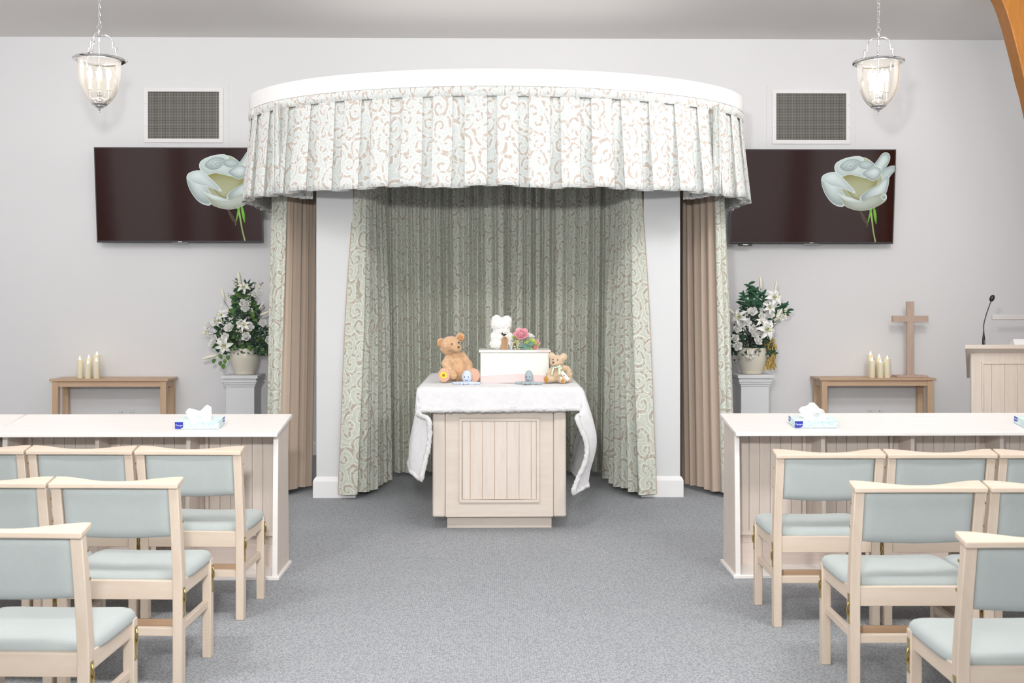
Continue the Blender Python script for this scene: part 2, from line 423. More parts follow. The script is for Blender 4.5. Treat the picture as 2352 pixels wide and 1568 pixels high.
for i in range(n - 1):
    for k in range(5): b.f.append((i * 5 + k, i * 5 + (k + 1) % 5, i * 5 + 5 + (k + 1) % 5, i * 5 + 5 + k))
obj('fascia', sub(b), 'white', can, sm=30)
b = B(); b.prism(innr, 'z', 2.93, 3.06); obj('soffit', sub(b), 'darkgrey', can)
cv = Curve(canopy_curve(0.0))
LEN = cv.L[-1]
# gathered heading
b = B(); rows = []; uvs = []
ns = 1500
prof = [(2.968, .004), (2.962, .014), (2.945, .021), (2.925, .021), (2.910, .014), (2.900, .006)]
rr = [R.uniform(-1, 1) for _ in range(400)]
for (z, of) in prof:
    row = []; uv = []
    for i in range(ns + 1):
        s_ = LEN * i / ns; x, y, nx, ny = cv.at(s_)
        q = s_ / .045; k = int(q) % 399; w = lerp(rr[k], rr[k + 1], smooth(0, 1, q % 1))
        d = of + .005 * w * (of > .01)
        row.append((x + nx * -d * -1, y + ny * d, z)); uv.append((s_ * 1.3, z))
    rows.append(row); uvs.append(uv)
# make sure the normal points away from the alcove
x, y, nx, ny = cv.at(LEN / 2); FL = 1 if ny < 0 else -1
def off_curve(s_, d):
    x, y, nx, ny = cv.at(s_); return x + nx * d * FL, y + ny * d * FL
rows = []
for (z, of) in prof:
    row = []
    for i in range(ns + 1):
        s_ = LEN * i / ns; q = s_ / .045; k = int(q) % 399; w = lerp(rr[k], rr[k + 1], smooth(0, 1, q % 1))
        px, py = off_curve(s_, of + .005 * w * (of > .01)); row.append((px, py, z))
    rows.append(row)
obj('valance_heading', sub(B().grid(rows, uvs)), 'damask_lit', can, sm=60)
# box pleats
NP = 40; PER = LEN / NP
tmpl = [(-.000, 0.0), (.03, .002), (.07, .003), (.115, .001), (.136, -.002), (.143, -.008), (.140, -.016), (.122, -.030), (.110, -.044), (.116, -.054), (.135, -.060), (.18, -.063), (.225, -.060), (.244, -.054), (.250, -.044), (.238, -.030), (.222, -.016), (.217, -.007)]
rows = []; uvs = []
cols = []
arc = 0.0
for p in range(NP):
    jw = R.uniform(-.012, .012); jd = R.uniform(-.008, .008); sk = R.uniform(-.012, .012)
    for j, (s_, d) in enumerate(tmpl):
        arc += .012 if j in (0,) else math.hypot(tmpl[j][0] - tmpl[j - 1][0], tmpl[j][1] - tmpl[j - 1][1])
        cols.append((p * PER + s_ / .22 * PER + (jw if .02 < s_ < .16 else 0), d, jd, sk, arc))
for iv in range(15):
    v = iv / 14; z = lerp(2.914, 2.275, v); row = []; uv = []
    for (s_, d, jd, sk, a) in cols:
        k = lerp(.28, 1.25, smooth(0, 1, v)); fl = lerp(.004, .072, v) + jd * v
        # near the heading the pleats lie nearly flat, so close them up
        px, py = off_curve(s_ + sk * v * .6, fl + d * k); row.append((px, min(py, YF), z + .006 * sin(s_ * 9) * v + jd * .5 * v)); uv.append((a, z))
    rows.append(row); uvs.append(uv)
o = obj('valance', sub(B().grid(rows, uvs)), 'damask_lit', can, sm=50)
d = o.modifiers.new('Solidify', 'SOLIDIFY'); d.thickness = .004; d.offset = 1
# short inner valances beside the columns
for sgn in (-1, 1):
    rows = []; uvs = []
    ic = Curve([(1.60, 7.66), (1.565, 7.85), (1.525, 8.0), (1.475, 8.09), (1.425 - .02 * (sgn < 0), 8.135)])
    for iv in range(6):
        v = iv / 5; z = lerp(2.92, 2.27, v); row = []; uv = []; a = 0
        for i in range(140):
            s_ = i / 139; x, y, nx, ny = ic.at(s_ * ic.L[-1])
            w = .016 * clamp(2.2 * sin(s_ * 2 * pi * 5), -1, 1) * lerp(.4, 1, v)
            row.append((sgn * (x + w * nx), y + w * ny, z)); uv.append((s_ * 1.0, z))
        rows.append(row); uvs.append(uv)
    o = obj('inner_valance', sub(B().grid(rows, uvs)), 'damask_lit', can, sm=50)
    d = o.modifiers.new('Solidify', 'SOLIDIFY'); d.thickness = .004

# ------------------------------------------------------------------ curtains
def curtain(name, label, top, bot, zt, zb, folds, amp, seed, flip=1, nv=26, per=20, lining=True, split=None, first='face', u0=0.0, slack=1.35, group=None, fade=.5):
    rg = random.Random(seed)
    ct, cb = Curve(top), Curve(bot)
    nu = folds * per
    ph = []; acc = 0
    for i in range(folds + 1): ph.append(acc); acc += rg.uniform(.7, 1.3)
    ph = [q / ph[-1] for q in ph]
    amps = [rg.uniform(.6, 1.25) for _ in range(folds + 2)]
    drift = [rg.uniform(-.35, .35) for _ in range(folds + 2)]
    root = thing(name, label, 'curtain', (bot[len(bot) // 2][0], bot[len(bot) // 2][1], zb), group=group)
    org = root.location.copy()
    faces = []; lines = []; uvs = []
    for iv in range(nv + 1):
        v = iv / nv; z = lerp(zt, zb, v)
        r1, r2, uv = [], [], []; arc = u0; prev = None
        for i in range(nu + 1):
            f = i / per; k = min(int(f), folds - 1); w = f - k
            u = lerp(ph[k], ph[k + 1], w)
            a = lerp(amps[k], amps[k + 1], smooth(0, 1, w))
            xa, ya, nxa, nya = ct.at(u * ct.L[-1]); xb, yb, nxb, nyb = cb.at(u * cb.L[-1])
            x, y = lerp(xa, xb, v), lerp(ya, yb, v); nx, ny = lerp(nxa, nxb, v), lerp(nya, nyb, v)
            th = 2 * pi * (w + drift[k] * .25 * sin(pi * w) * v)
            s_ = 1.5 * (abs(sin(th / 2)) ** .8 * 2 - 1.2) + .25 * sin(2 * th + drift[k] * 3) + .18 * sin(th * .5 + k) * v
            top_pinch = .35 * sin(2 * pi * f * 2.0) * (1 - smooth(0, .25, v))
            dd = amp * a * lerp(fade, 1.0, smooth(0, .55, v)) * (s_ + top_pinch)
            p = Vector((x + nx * dd * flip, y + ny * dd * flip, z + rg.uniform(-1, 1) * .0))
            if v == 1: p.z += .006 * sin(f * 2.1)
            r1.append(p - org); q = p - Vector((nx, ny, 0)) * .009 * flip; r2.append(q - org)
            if prev is not None: arc += (Vector((p.x, p.y)) - prev).length
            prev = Vector((p.x, p.y)); uv.append((arc, z))
        faces.append(r1); lines.append(r2)
        uvs.append(uv)
    ref = uvs[nv // 2]
    uvs = [[(ref[i][0], row[i][1]) for i in range(len(row))] for row in uvs]
    if split is None: parts = [(faces, 0, nu, 'face'), (lines, 0, nu, 'lining')]
    else:
        k = int(nu * split); other = 'lining' if first == 'face' else 'face'
        parts = [(faces, 0, k, first), (lines, 0, k, other), (faces, k, nu, other), (lines, k, nu, first)]
    for grid_, a, c_, what in parts:
        q = B().grid([r[a:c_ + 1] for r in grid_], [r[a:c_ + 1] for r in uvs])
        if what == 'face': obj('face_cloth', q, 'damask', root, sm=180)
        else: obj('lining', q, 'lining', root, sm=180, label='plain beige lining')
    return root
ZT, ZB = 2.62, .035
# back of the alcove, two overlapping halves
curtain('damask_curtain', 'grey green damask curtain across the alcove back, left half behind the teddy bears', [(-1.0, 9.16), (-.5, 9.2), (.08, 9.2)], [(-.96, 9.10), (-.5, 9.18), (.08, 9.18)], ZT, ZB, 12, .038, 3, group='alcove damask curtains')
curtain('damask_curtain', 'grey green damask curtain across the alcove back, right half behind the small bear', [(.02, 9.30), (.14, 9.28), (.22, 9.21), (.5, 9.2), (1.02, 9.16)], [(.02, 9.28), (.14, 9.26), (.22, 9.19), (.5, 9.18), (.98, 9.10)], ZT, ZB, 11, .038, 4, group='alcove damask curtains')
curtain('damask_curtain', 'damask curtain drawn forward along the left side of the alcove', [(-1.04, 8.16), (-1.01, 8.35), (-.99, 8.8), (-.96, 9.05)], [(-1.155, 8.04), (-1.07, 8.12), (-.95, 8.42), (-.90, 8.85)], ZT, ZB, 6, .042, 5, group='alcove damask curtains')
curtain('damask_curtain', 'damask curtain drawn forward along the right side of the alcove', [(.98, 9.05), (1.01, 8.8), (1.03, 8.35), (1.06, 8.16)], [(.915, 8.85), (.965, 8.42), (1.08, 8.12), (1.175, 8.04)], ZT, ZB, 6, .042, 6, group='alcove damask curtains')
# curtains gathered outside the columns, lining turned to the room
curtain('lined_curtain', 'gathered curtain with beige lining left of the left column', [(-1.80, 8.75), (-1.765, 8.46), (-1.655, 8.38), (-1.60, 8.50), (-1.55, 8.62), (-1.47, 8.80)], [(-1.81, 8.62), (-1.78, 8.32), (-1.655, 8.20), (-1.61, 8.25), (-1.55, 8.36), (-1.475, 8.55)], ZT, ZB, 9, .018, 8, group='outer lined curtains', split=.52, first='face')
curtain('lined_curtain', 'gathered curtain with wide beige lining right of the right column', [(1.50, 8.95), (1.56, 8.72), (1.64, 8.52), (1.715, 8.36), (1.775, 8.40), (1.80, 8.68)], [(1.475, 8.70), (1.545, 8.48), (1.64, 8.24), (1.735, 8.09), (1.80, 8.12), (1.83, 8.40)], ZT, ZB, 10, .018, 9, group='outer lined curtains', split=.64, first='lining')

# ------------------------------------------------------------------ catafalque
ct = thing('catafalque', 'limed wood catafalque with tongue and groove front panel in the alcove', 'catafalque', (.015, 6.95, 0))
CXo = .436
b = B(); b.box(-CXo + .085, CXo - .085, .012, 1.80, .09, .915); obj('body', b, 'ash_x', ct)
for sx in (-1, 1):
    for (ya, yb) in ((0, .10), (1.72, 1.82)):
        x1, x0 = sx * CXo, sx * (CXo - .083)
        b = B().box(min(x0, x1), max(x0, x1), ya, yb, .09, .915); obj('corner_post', b, 'ash_z', ct, bevel=.012, seg=3)
    xs = sx * (CXo - .02); b = B().box(min(xs, sx * .35), max(xs, sx * .35), .1, 1.72, .10, .905); obj('side_panel', b, 'ash_y', ct)
b = B().box(-.345, .345, .09, 1.7, 0, .092); obj('plinth', b, 'ash_x', ct, bevel=.002)
# moulding frame and boards on the front
x0, x1, za, zb = -.262, .262, .186, .735
def frame(b, x0, x1, za, zb, w, y0, y1):
    b.prism([(x0, za), (x1, za), (x1 - w, za + w), (x0 + w, za + w)], 'y', y0, y1); b.prism([(x0 + w, zb - w), (x1 - w, zb - w), (x1, zb), (x0, zb)], 'y', y0, y1)
    b.prism([(x0, za), (x0 + w, za + w), (x0 + w, zb - w), (x0, zb)], 'y', y0, y1); b.prism([(x1 - w, za + w), (x1, za), (x1, zb), (x1 - w, zb - w)], 'y', y0, y1); return b
obj('panel_moulding', frame(B(), x0, x1, za, zb, .02, -.006, .013), 'ash_x', ct, bevel=.003)
b = B(); nb = 7; xs = [x0 + .02, x0 + .072] + [x0 + .072 + .0795 * i for i in range(1, 6)] + [x1 - .02]
for i in range(len(xs) - 1): b.box(xs[i] + .0014, xs[i + 1] - .0014, .004, .013, za + .02, zb - .02)
obj('tongue_and_groove_boards', b, 'desk_z', ct, bevel=.0015)
obj('board_backing', B().box(x0 + .01, x1 - .01, .009, .0125, za + .01, zb - .01), 'oak_z', ct)
obj('top_board', B().box(-.50, .50, -.03, 1.86, .90, .93), 'desk_top', ct, bevel=.004)

# ------------------------------------------------------------------ blanket over the catafalque
bl = thing('blanket', 'white fleece blanket with fluffy sherpa edge draped over the catafalque', 'blanket', (.015, 6.95, .934))
HW, UF, LB = .512, .15, 1.28
def side_edge(sg, l, yq):
    # point on the hanging side at drop l ; yq distance behind the front edge
    w = .012 * sin(yq * 7.0 + sg) * smooth(0, .4, l) + .02 * sin(yq * 3.1 + 1 + sg * 2) * smooth(0, .5, l)
    if sg < 0: bulge = lerp(0, .065, smooth(0, .5, l))
    else: bulge = .085 * sin(clamp(l / .52) * pi * .62) - .055 * smooth(.30, .66, l)
    r = .018
    x = sg * (HW + r * sin(clamp(l / .03) * pi / 2) + bulge + w)
    return x, -max(0.0, l - .012) + (-.002 if l < .012 else 0)
def drape(s_, t_):
    # s_: across cloth, t_: from the front edge of the top backwards (negative hangs down the front)
    if t_ >= 0 and abs(s_) <= HW:
        dip = .0016 * sin(s_ * 23) * sin(t_ * 17)
        return Vector((s_, -.035 + t_, .0012 + dip))
    if abs(s_) <= HW:
        u = -t_; w = .006 * sin(s_ * 17) * (u / UF)
        hang = u * (1.0 - .07 * s_)
        return Vector((s_ * (1 + .02 * u / UF), -.035 - .014 * sin(clamp(u / .03) * pi / 2) - .02 * u / UF + w, -max(0, hang - .01)))
    sg = 1 if s_ > 0 else -1; l = abs(s_) - HW
    if t_ >= 0:
        x, z = side_edge(sg, l, t_); return Vector((x, -.035 + t_ - .03 * smooth(0, .3, l) * (1 - smooth(0, .5, t_)), z))
    u = -t_
    x, z = side_edge(sg, l, 0)
    k = smooth(0, .19, l)
    fold = .9 + .25 * sin(l * 9 + 1.2 * sg)
    du = Vector((lerp(.02 * sg, -.62 * sg * fold, k), lerp(-.16, -.62, k), lerp(-1.0, -.24, k))) * u
    return Vector((x, -.049 - .02 * k, z)) + du * (1 if l > .02 else 1)
LS = {-1: .55, 1: .64}
def axis_s():
    a = [-HW - LS[-1] * i / 26 for i in range(26, 0, -1)] + [lerp(-HW, HW, i / 40) for i in range(41)] + [HW + LS[1] * i / 28 for i in range(1, 29)]
    return a
ss = axis_s(); ts = [-UF + UF * i / 9 for i in range(9)] + [LB * i / 44 for i in range(45)]
o = obj('fleece', B().grid([[drape(s_, t_) for s_ in ss] for t_ in ts]), 'blanket', bl, sm=180)
d = o.modifiers.new('Solidify', 'SOLIDIFY'); d.thickness = .008; d.offset = 1
tx = bpy.data.textures.new('sherpa_lumps', 'CLOUDS'); tx.noise_scale = .012; tx.noise_depth = 2
edge = [drape(s_, -UF) for s_ in ss] + [drape(ss[-1], t_) for t_ in ts[1:]] 
edge = [drape(ss[0], t_) for t_ in reversed(ts[1:])] + edge
dense = []
for i in range(len(edge) - 1):
    n_ = max(1, int((edge[i + 1] - edge[i]).length / .009))
    for k in range(n_): dense.append(edge[i].lerp(edge[i + 1], k / n_))
o = obj('sherpa_trim', B().tube([p + Vector((0, 0, .003)) for p in dense], .016, 12), 'sherpa', bl, sm=180, label='fluffy rolled sherpa border')
d = o.modifiers.new('Displace', 'DISPLACE'); d.texture = tx; d.strength = .024; d.mid_level = .5

# ------------------------------------------------------------------ small white coffin
cf = thing('casket', 'small white wooden casket with pale pink wave along its base', 'casket', (.119, 7.20, .9445))
obj('casket_body', B().box(-.2315, .2315, 0, .29, 0, .205), 'box_white', cf, bevel=.002)
obj('casket_lid', B().box(-.243, .243, -.010, .30, .205, .222), 'box_white', cf, bevel=.002)
top = []
for i in range(31):
    x = lerp(-.231, .231, i / 30); top.append((x, .050 - .004 * sin(i / 30 * 2 * pi * 1.1 + .6) + .008 * sin(i / 30 * pi)))
obj('pink_wave', B().prism([(-.231, .001), (.231, .001)] + top[::-1], 'y', -.0025, 0), 'pink_paint', cf, label='pale pink painted wave')
obj('pink_lid_strip', B().box(.150, .240, -.0115, -.009, .207, .220), 'pink_paint', cf, label='pale pink painted end of lid edge')
for (x, z, r) in ((-.163, .099, .010), (.180, .099, .009), (-.148, .079, .006), (-.125, .08, .004)):
    obj('painted_spot', B().lathe([(r, 0), (r, .0012)], 14, (0, 0, 0), Matrix.Translation((x, 0, z)) @ Matrix.Rotation(pi / 2, 4, 'X')), 'box_white', cf)

# ------------------------------------------------------------------ plush toys
def blob(name, balls, m, parent, voxel=.004, disp=.004, dscale=.012, smoothit=8, kind='CLOUDS'):
    b = B()
    for bb in balls:
        b.ball(bb[0], bb[1], bb[2] if len(bb) > 2 else None, 20, 12)
    o = obj(name, b, m, parent, sm=180)
    d = o.modifiers.new('Remesh', 'REMESH'); d.mode = 'VOXEL'; d.voxel_size = voxel; d.use_smooth_shade = True
    d = o.modifiers.new('Smooth', 'SMOOTH'); d.iterations = smoothit; d.factor = .6
    tx = bpy.data.textures.new(name + '_pile', kind); tx.noise_scale = dscale
    if kind == 'CLOUDS': tx.noise_depth = 2
    d = o.modifiers.new('Displace', 'DISPLACE'); d.texture = tx; d.strength = disp; d.mid_level = .5
    return o
def chain(p, q, r0, r1, n=6, bend=(0, 0, 0)):
    out = []
    for i in range(n):
        t_ = i / (n - 1); c = Vector(p).lerp(Vector(q), t_) + Vector(bend) * sin(pi * t_); out.append((c, lerp(r0, r1, t_)))
    return out
def disc(c, r, nrm, th=.003, seg=20, rz=None):
    q = Vector(nrm).normalized().to_track_quat('Z', 'Y').to_matrix().to_4x4()
    b = B(); b.lathe([(r * .0, th * 1.0), (r * .7, th * .9), (r * .95, th * .5), (r, 0)], seg, (0, 0, 0), Matrix.Translation(c) @ q @ Matrix.Diagonal((1, rz / r if rz else 1, 1, 1)), caps=False); return b

tb = thing('teddy_bear', 'large golden brown teddy bear with sunflower on its foot, seated left of the white casket', 'teddy bear', (-.271, 7.27, .9445))
hm = Matrix.Rotation(radians(-8), 3, 'Y')
body = [((-.004, .03, .075), (.066, .06, .078)), ((-.006, .03, .135), (.056, .05, .062)), ((-.012, .02, .18), (.045, .042, .035))]
body += [((-.045, .0, .252), (.069, .064, .063), hm), ((-.016, -.050, .238), (.042, .036, .033), hm), ((.002, -.072, .232), (.030, .026, .025)), ((-.07, .0, .225), (.045, .045, .04))]
body += chain((-.052, .02, .178), (-.076, -.02, .125), .028, .032) + chain((-.076, -.02, .125), (-.022, -.085, .048), .031, .026)
body += chain((.035, .02, .178), (.075, .0, .12), .027, .031) + chain((.075, .0, .12), (.085, -.05, .06), .031, .029)
body += chain((-.045, .0, .05), (-.078, -.075, .052), .042, .04) + chain((.045, .0, .05), (.088, -.055, .05), .042, .042)
body += [((-.084, -.085, .054), (.042, .022, .052)), ((.112, -.06, .05), (.040, .026, .05))]
body += [((-.112, .005, .268), (.030, .016, .034), Matrix.Rotation(.5, 3, 'Z')), ((.020, .01, .307), (.032, .016, .030), Matrix.Rotation(-.3, 3, 'Z'))]
blob('body', body, 'fur_a', tb, .0038, .0035)
obj('ear_lining', disc((-.107, -.013, .264), .022, (.25, -1, .05), .004, rz=.027), 'ear_in', tb, sm=60)
obj('ear_lining', disc((.023, -.008, .303), .020, (.25, -1, 0), .004, rz=.019), 'ear_in', tb, sm=60)
for p in ((-.033, -.069, .262), (.012, -.066, .272)): obj('eye', B().ball(p, .0062, None, 12, 8), 'dark', tb, sm=180)
obj('nose', B().ball((.012, -.100, .243), (.0085, .006, .0075), None, 12, 8), 'nose', tb, sm=180)
obj('foot_sole', disc((-.086, -.108, .054), .039, (-.05, -1, .03), .004, 28, .046), 'sole', tb, sm=60, label='pink beige suede sole')
obj('foot_sole', disc((.118, -.087, .050), .036, (.15, -1, .03), .004, 28, .046), 'sole', tb, sm=60, label='pink beige suede sole')
sf = B()
for i in range(16):
    a = 2 * pi * i / 16; m_ = Matrix.Translation((-.0875, -.1145, .056)) @ Matrix.Rotation(a, 4, 'Y')
    sf.add([m_ @ Vector(p) for p in ((-.0055, 0, .004), (.0055, 0, .004), (.0065, -.001, .014), (0, 0, .0245), (-.0065, -.001, .014))], [(0, 1, 2, 3, 4)])
o = obj('sunflower_petals', sf, 'yellow', tb); d = o.modifiers.new('Solidify', 'SOLIDIFY'); d.thickness = .0015
obj('sunflower_centre', disc((-.0875, -.1155, .056), .0105, (0, -1, 0), .003), 'brown', tb, sm=60)

sb = thing('teddy_bear', 'small curly beige teddy bear with mint ribbon, seated right of the white casket', 'teddy bear', (.408, 7.18, .9445))
body = [((.0, .02, .05), (.044, .04, .05)), ((.0, .02, .088), (.036, .033, .035)), ((-.004, .0, .148), (.051, .046, .043)), ((-.028, -.040, .137), (.027, .026, .023)), ((-.012, -.025, .14), (.035, .03, .033))]
body += [((-.040, .008, .183), (.023, .016, .024)), ((.040, .0, .176), (.026, .017, .027), Matrix.Rotation(.4, 3, 'Y'))]
body += chain((.03, .01, .10), (.078, -.012, .058), .020, .022, 6, (.012, 0, .014)) + chain((-.03, .01, .10), (-.062, -.02, .06), .019, .019)
body += chain((-.02, .0, .03), (-.072, -.055, .030), .026, .025) + chain((.015, .0, .03), (.030, -.065, .024), .028, .024) + [((.06, .0, .03), (.04, .035, .03))]
blob('body', body, 'fur_b', sb, .0035, .006, .008, 5)
for p in ((-.003, -.050, .158), (-.034, -.052, .161)): obj('eye', B().ball(p, .0042, None, 12, 8), 'dark', sb, sm=180)
obj('nose', B().ball((-.034, -.067, .143), (.0075, .005, .0065), None, 12, 8), 'nose', sb, sm=180)
obj('foot_sole', disc((-.081, -.078, .030), .014, (-.3, -1, .05), .003, 20, .022), 'orange_sole', sb, sm=60, label='tan orange sole')
obj('foot_sole', disc((.028, -.089, .020), .011, (.0, -1, -.1), .003, 20, .015), 'orange_sole', sb, sm=60, label='tan orange sole')
rb = B()
def strip(pts, w, n=(0, -1, 0)):
    pts = [Vector(p) for p in pts]; b = B(); rows = [[], []]
    for i, p in enumerate(pts):
        d = (pts[min(i + 1, len(pts) - 1)] - pts[max(i - 1, 0)]).normalized(); q = d.cross(Vector(n)).normalized() * w / 2
        rows[0].append(p - q); rows[1].append(p + q)
    return b.grid(rows)
rp = B()
for pts, w in (([(-.038, -.036, .108), (-.015, -.046, .108), (.008, -.046, .110), (.026, -.032, .118)], .011), ([(-.030, -.046, .108), (-.037, -.055, .085), (-.042, -.062, .058)], .010), ([(.004, -.050, .108), (.010, -.058, .085), (.008, -.066, .062)], .014), ([(-.012, -.05, .109), (.006, -.058, .113), (.016, -.052, .122)], .012), ([(.012, -.05, .108), (.022, -.056, .104), (.016, -.056, .096)], .012)):
    q = strip(pts, w); rp.add(q.v, q.f)
o = obj('ribbon', rp, 'ribbon', sb, sm=60); d = o.modifiers.new('Solidify', 'SOLIDIFY'); d.thickness = .0015
m_ = Matrix.Translation((.042, -.066, .058)) @ Matrix.Rotation(radians(-38), 4, 'Y')
o = obj('hang_tag', B().box(-.011, .011, -.0015, 0, -.042, .03, m_), 'cardw', sb, bevel=.0005)
obj('tag_print', B().box(-.0105, .0105, -.0022, -.0014, .006, .0295, m_), 'ribbon', o)
obj('tag_mark', B().ball(m_ @ Vector((-.003, -.003, .0)), (.0032, .001, .004), None, 10, 6), 'dark', o)
for (x, y, z) in ((.017, -.082, .036),): obj('bead', B().ball((x, y, z), (.006, .006, .010), None, 10, 8), 'ribbon', sb, sm=180)

wb = thing('rose_bear', 'white bear of foam roses standing with its back turned on the casket lid', 'rose bear', (.031, 7.33, 1.1670))
body = [((-.035, 0, .197), (.036, .032, .035)), ((.034, 0, .196), (.036, .032, .034)), ((-.004, 0, .165), (.072, .055, .05)), ((0, 0, .125), (.058, .05, .05)), ((-.01, 0, .08), (.062, .05, .045)), ((.058, -.015, .078), (.026, .026, .034)), ((-.055, -.01, .085), (.024, .025, .03)), ((-.02, -.005, .035), (.064, .055, .038)), ((.045, -.005, .03), (.036, .05, .034))]
blob('rose_body', body, 'rosew', wb, .0035, .012, .010, 3, 'VORONOI')
m_ = Matrix.Translation((.018, -.066, .042)) @ Matrix.Rotation(radians(3), 4, 'Y') @ Matrix.Rotation(radians(-10), 4, 'X')
b = B(); b.prism([(-.023, -.043), (.021, -.043), (.0225, .03), (.012, .045), (-.010, .046), (-.0195, .03)], 'y', -.0012, .0012); b.v = [tuple(m_ @ Vector(p)) for p in b.v]
kt = obj('gift_tag', b, 'kraft', wb, label='brown kraft gift tag')
obj('tag_hole', disc(m_ @ Vector((.004, -.002, .033)), .0038, (0, -1, 0), .0012), 'slot', kt)
bw = B(); bw.ball((.016, -.062, .100), (.010, .006, .008), None, 10, 6); bw.ball((.004, -.061, .108), (.006, .004, .009), None, 10, 6); bw.ball((.026, -.061, .102), (.007, .004, .005), None, 10, 6)
obj('black_bow', bw, 'dark', wb, sm=180); obj('bow_tail', B().box(.046, .052, -.058, -.056, .008, .034), 'dark', wb)

def octopus(label, loc, r, m, rz):
    oc = thing('octopus_toy', label, 'soft toy', loc, rz, group='knitted octopus toys')
    obj('head', B().lathe([(0, 0)] + [(r * sin(a) * (1.0 if a < 1.7 else .98), .046 - .046 * cos(a) * (1 if cos(a) > 0 else .93) + .006) for a in [pi * i / 16 for i in range(1, 16)]] + [(0, .096)], 24), m, oc, sm=180)
    for k in range(8):
        a = 2 * pi * k / 8 + .2; pts = []
        for i in range(26):
            t_ = i / 25; rr_ = lerp(r * .5, .078 + .016 * (k % 3), t_); aa = a + .35 * t_ * (1 if k % 2 else -1)
            pts.append((rr_ * cos(aa) + .004 * cos(t_ * 22) * -sin(aa), rr_ * sin(aa) * .62 + .004 * cos(t_ * 22) * cos(aa), .0095 + .0028 * sin(t_ * 30)))
        obj('tentacle', B().tube(pts, [lerp(.0105, .007, i / 25) for i in range(26)], 8), m, oc, sm=60)
    for s_ in (-1, 1):
        obj('eye', B().ball((s_ * r * .36 - .001, -r * .90, .052), (.0032, .002, .0055), None, 10, 6), 'dark', oc, sm=180)
    obj('smile', B().tube([(r * .30 * cos(a), -r * .965 + .004 * abs(cos(a)), .035 + .0065 * sin(a)) for a in [pi + pi * i / 10 for i in range(11)]], .0017, 6), 'dark', oc)
    return oc
octopus('pale blue knitted octopus toy smiling in front of the large teddy bear', (-.200, 7.075, .9435), .034, 'blue_knit', -.06)
octopus('grey blue knitted octopus toy smiling in front of the casket right end', (.211, 7.075, .9435), .028, 'grey_knit', -.20)

# ------------------------------------------------------------------ flowers
def petal_pts(L, W, curl, cup, n=7, m=5, tip=.9):
    rows = []
    for i in range(n):
        t_ = i / (n - 1); w = W * (sin(pi * clamp(t_ * tip + .06)) ** .75); ang = curl * t_ * t_
        row = []
        for j in range(m):
            q = j / (m - 1) * 2 - 1
            row.append(Vector((q * w, L * t_ * cos(ang * .5), L * t_ * sin(ang * .5) * 1.0 + cup * abs(q) ** 2 * w)))
        rows.append(row)
    return rows
def orient(c, d, roll=0.0, s=1.0):
    q = Vector(d).normalized().to_track_quat('Z', 'Y').to_matrix().to_4x4()
    return Matrix.Translation(c) @ q @ Matrix.Rotation(roll, 4, 'Z') @ Matrix.Scale(s, 4)
def addp(b, rows, m_):
    return b.grid([[m_ @ p for p in r] for r in rows])
def lily(parent, c, d, s=.06, bud=False, m='petal'):
    rl = R.uniform(0, 6); b = B(); O = orient(c, d, rl)
    if bud:
        b.tube([O @ Vector((0, 0, z * s)) for z in (0, .3, .7, 1.1, 1.5, 1.7)], [s * k for k in (.08, .17, .22, .20, .12, .02)], 8)
        return obj('lily_bud', b, 'petal2', parent, sm=180)
    for k in range(6):
        rows = petal_pts(s * 1.15, s * (.30 if k % 2 else .24), -1.5, .5)
        m_ = O @ Matrix.Rotation(2 * pi * k / 6, 4, 'Z') @ Matrix.Rotation(radians(48 if k % 2 else 42), 4, 'X')
        addp(b, rows, m_)
    o = obj('lily', b, m, parent, sm=180)
    b2 = B(); b3 = B(); b2.lathe([(.02 * s, -.05 * s), (.13 * s, .12 * s), (.20 * s, .26 * s)], 10, (0, 0, 0), O, caps=False)
    for k in range(5):
        a = 2 * pi * k / 5; p1 = O @ Vector((0, 0, .05 * s)); p2 = O @ Vector((.28 * s * cos(a), .28 * s * sin(a), .85 * s)); b2.tube([p1, p2], .018 * s, 5); b3.ball(p2, .05 * s, None, 6, 4)
    obj('lily_throat', b2, 'lilyc', o, sm=180); obj('lily_anther', b3, 'stamen', o, sm=180)
    return o
def rose(parent, c, d, s=.03, m='petal', name='rose'):
    b = B(); O = orient(c, d, R.uniform(0, 6))
    b.ball(O @ Vector((0, 0, .5 * s)), .42 * s, None, 10, 7)
    for lay, (nk, rad, tilt, h) in enumerate(((3, .20, 76, .9), (4, .38, 60, .95), (5, .55, 40, 1.0), (5, .70, 18, 1.05))):
        for k in range(nk):
            rows = petal_pts(s * h, s * .52, .5, .35, 5, 5, .80)
            m_ = O @ Matrix.Rotation(2 * pi * (k + .4 * lay) / nk, 4, 'Z') @ Matrix.Translation((0, rad * s * .42, .12 * s)) @ Matrix.Rotation(radians(tilt), 4, 'X')
            addp(b, rows, m_)
    return obj(name, b, m, parent, sm=180)
def blossom(parent, c, s=.02, n=9, m='petal', name='blossom_spray'):
    b = B()
    for i in range(n):
        p = Vector(c) + Vector((R.gauss(0, s), R.gauss(0, s * .7), R.gauss(0, s * 1.3))); O = orient(p, (R.uniform(-.6, .6), -1, R.uniform(-.2, .8)), R.uniform(0, 6))
        for k in range(5):
            addp(b, petal_pts(s * .62, s * .27, .4, .4, 4, 3), O @ Matrix.Rotation(2 * pi * k / 5, 4, 'Z') @ Matrix.Rotation(radians(25), 4, 'X'))
    return obj(name, b, m, parent, sm=180)
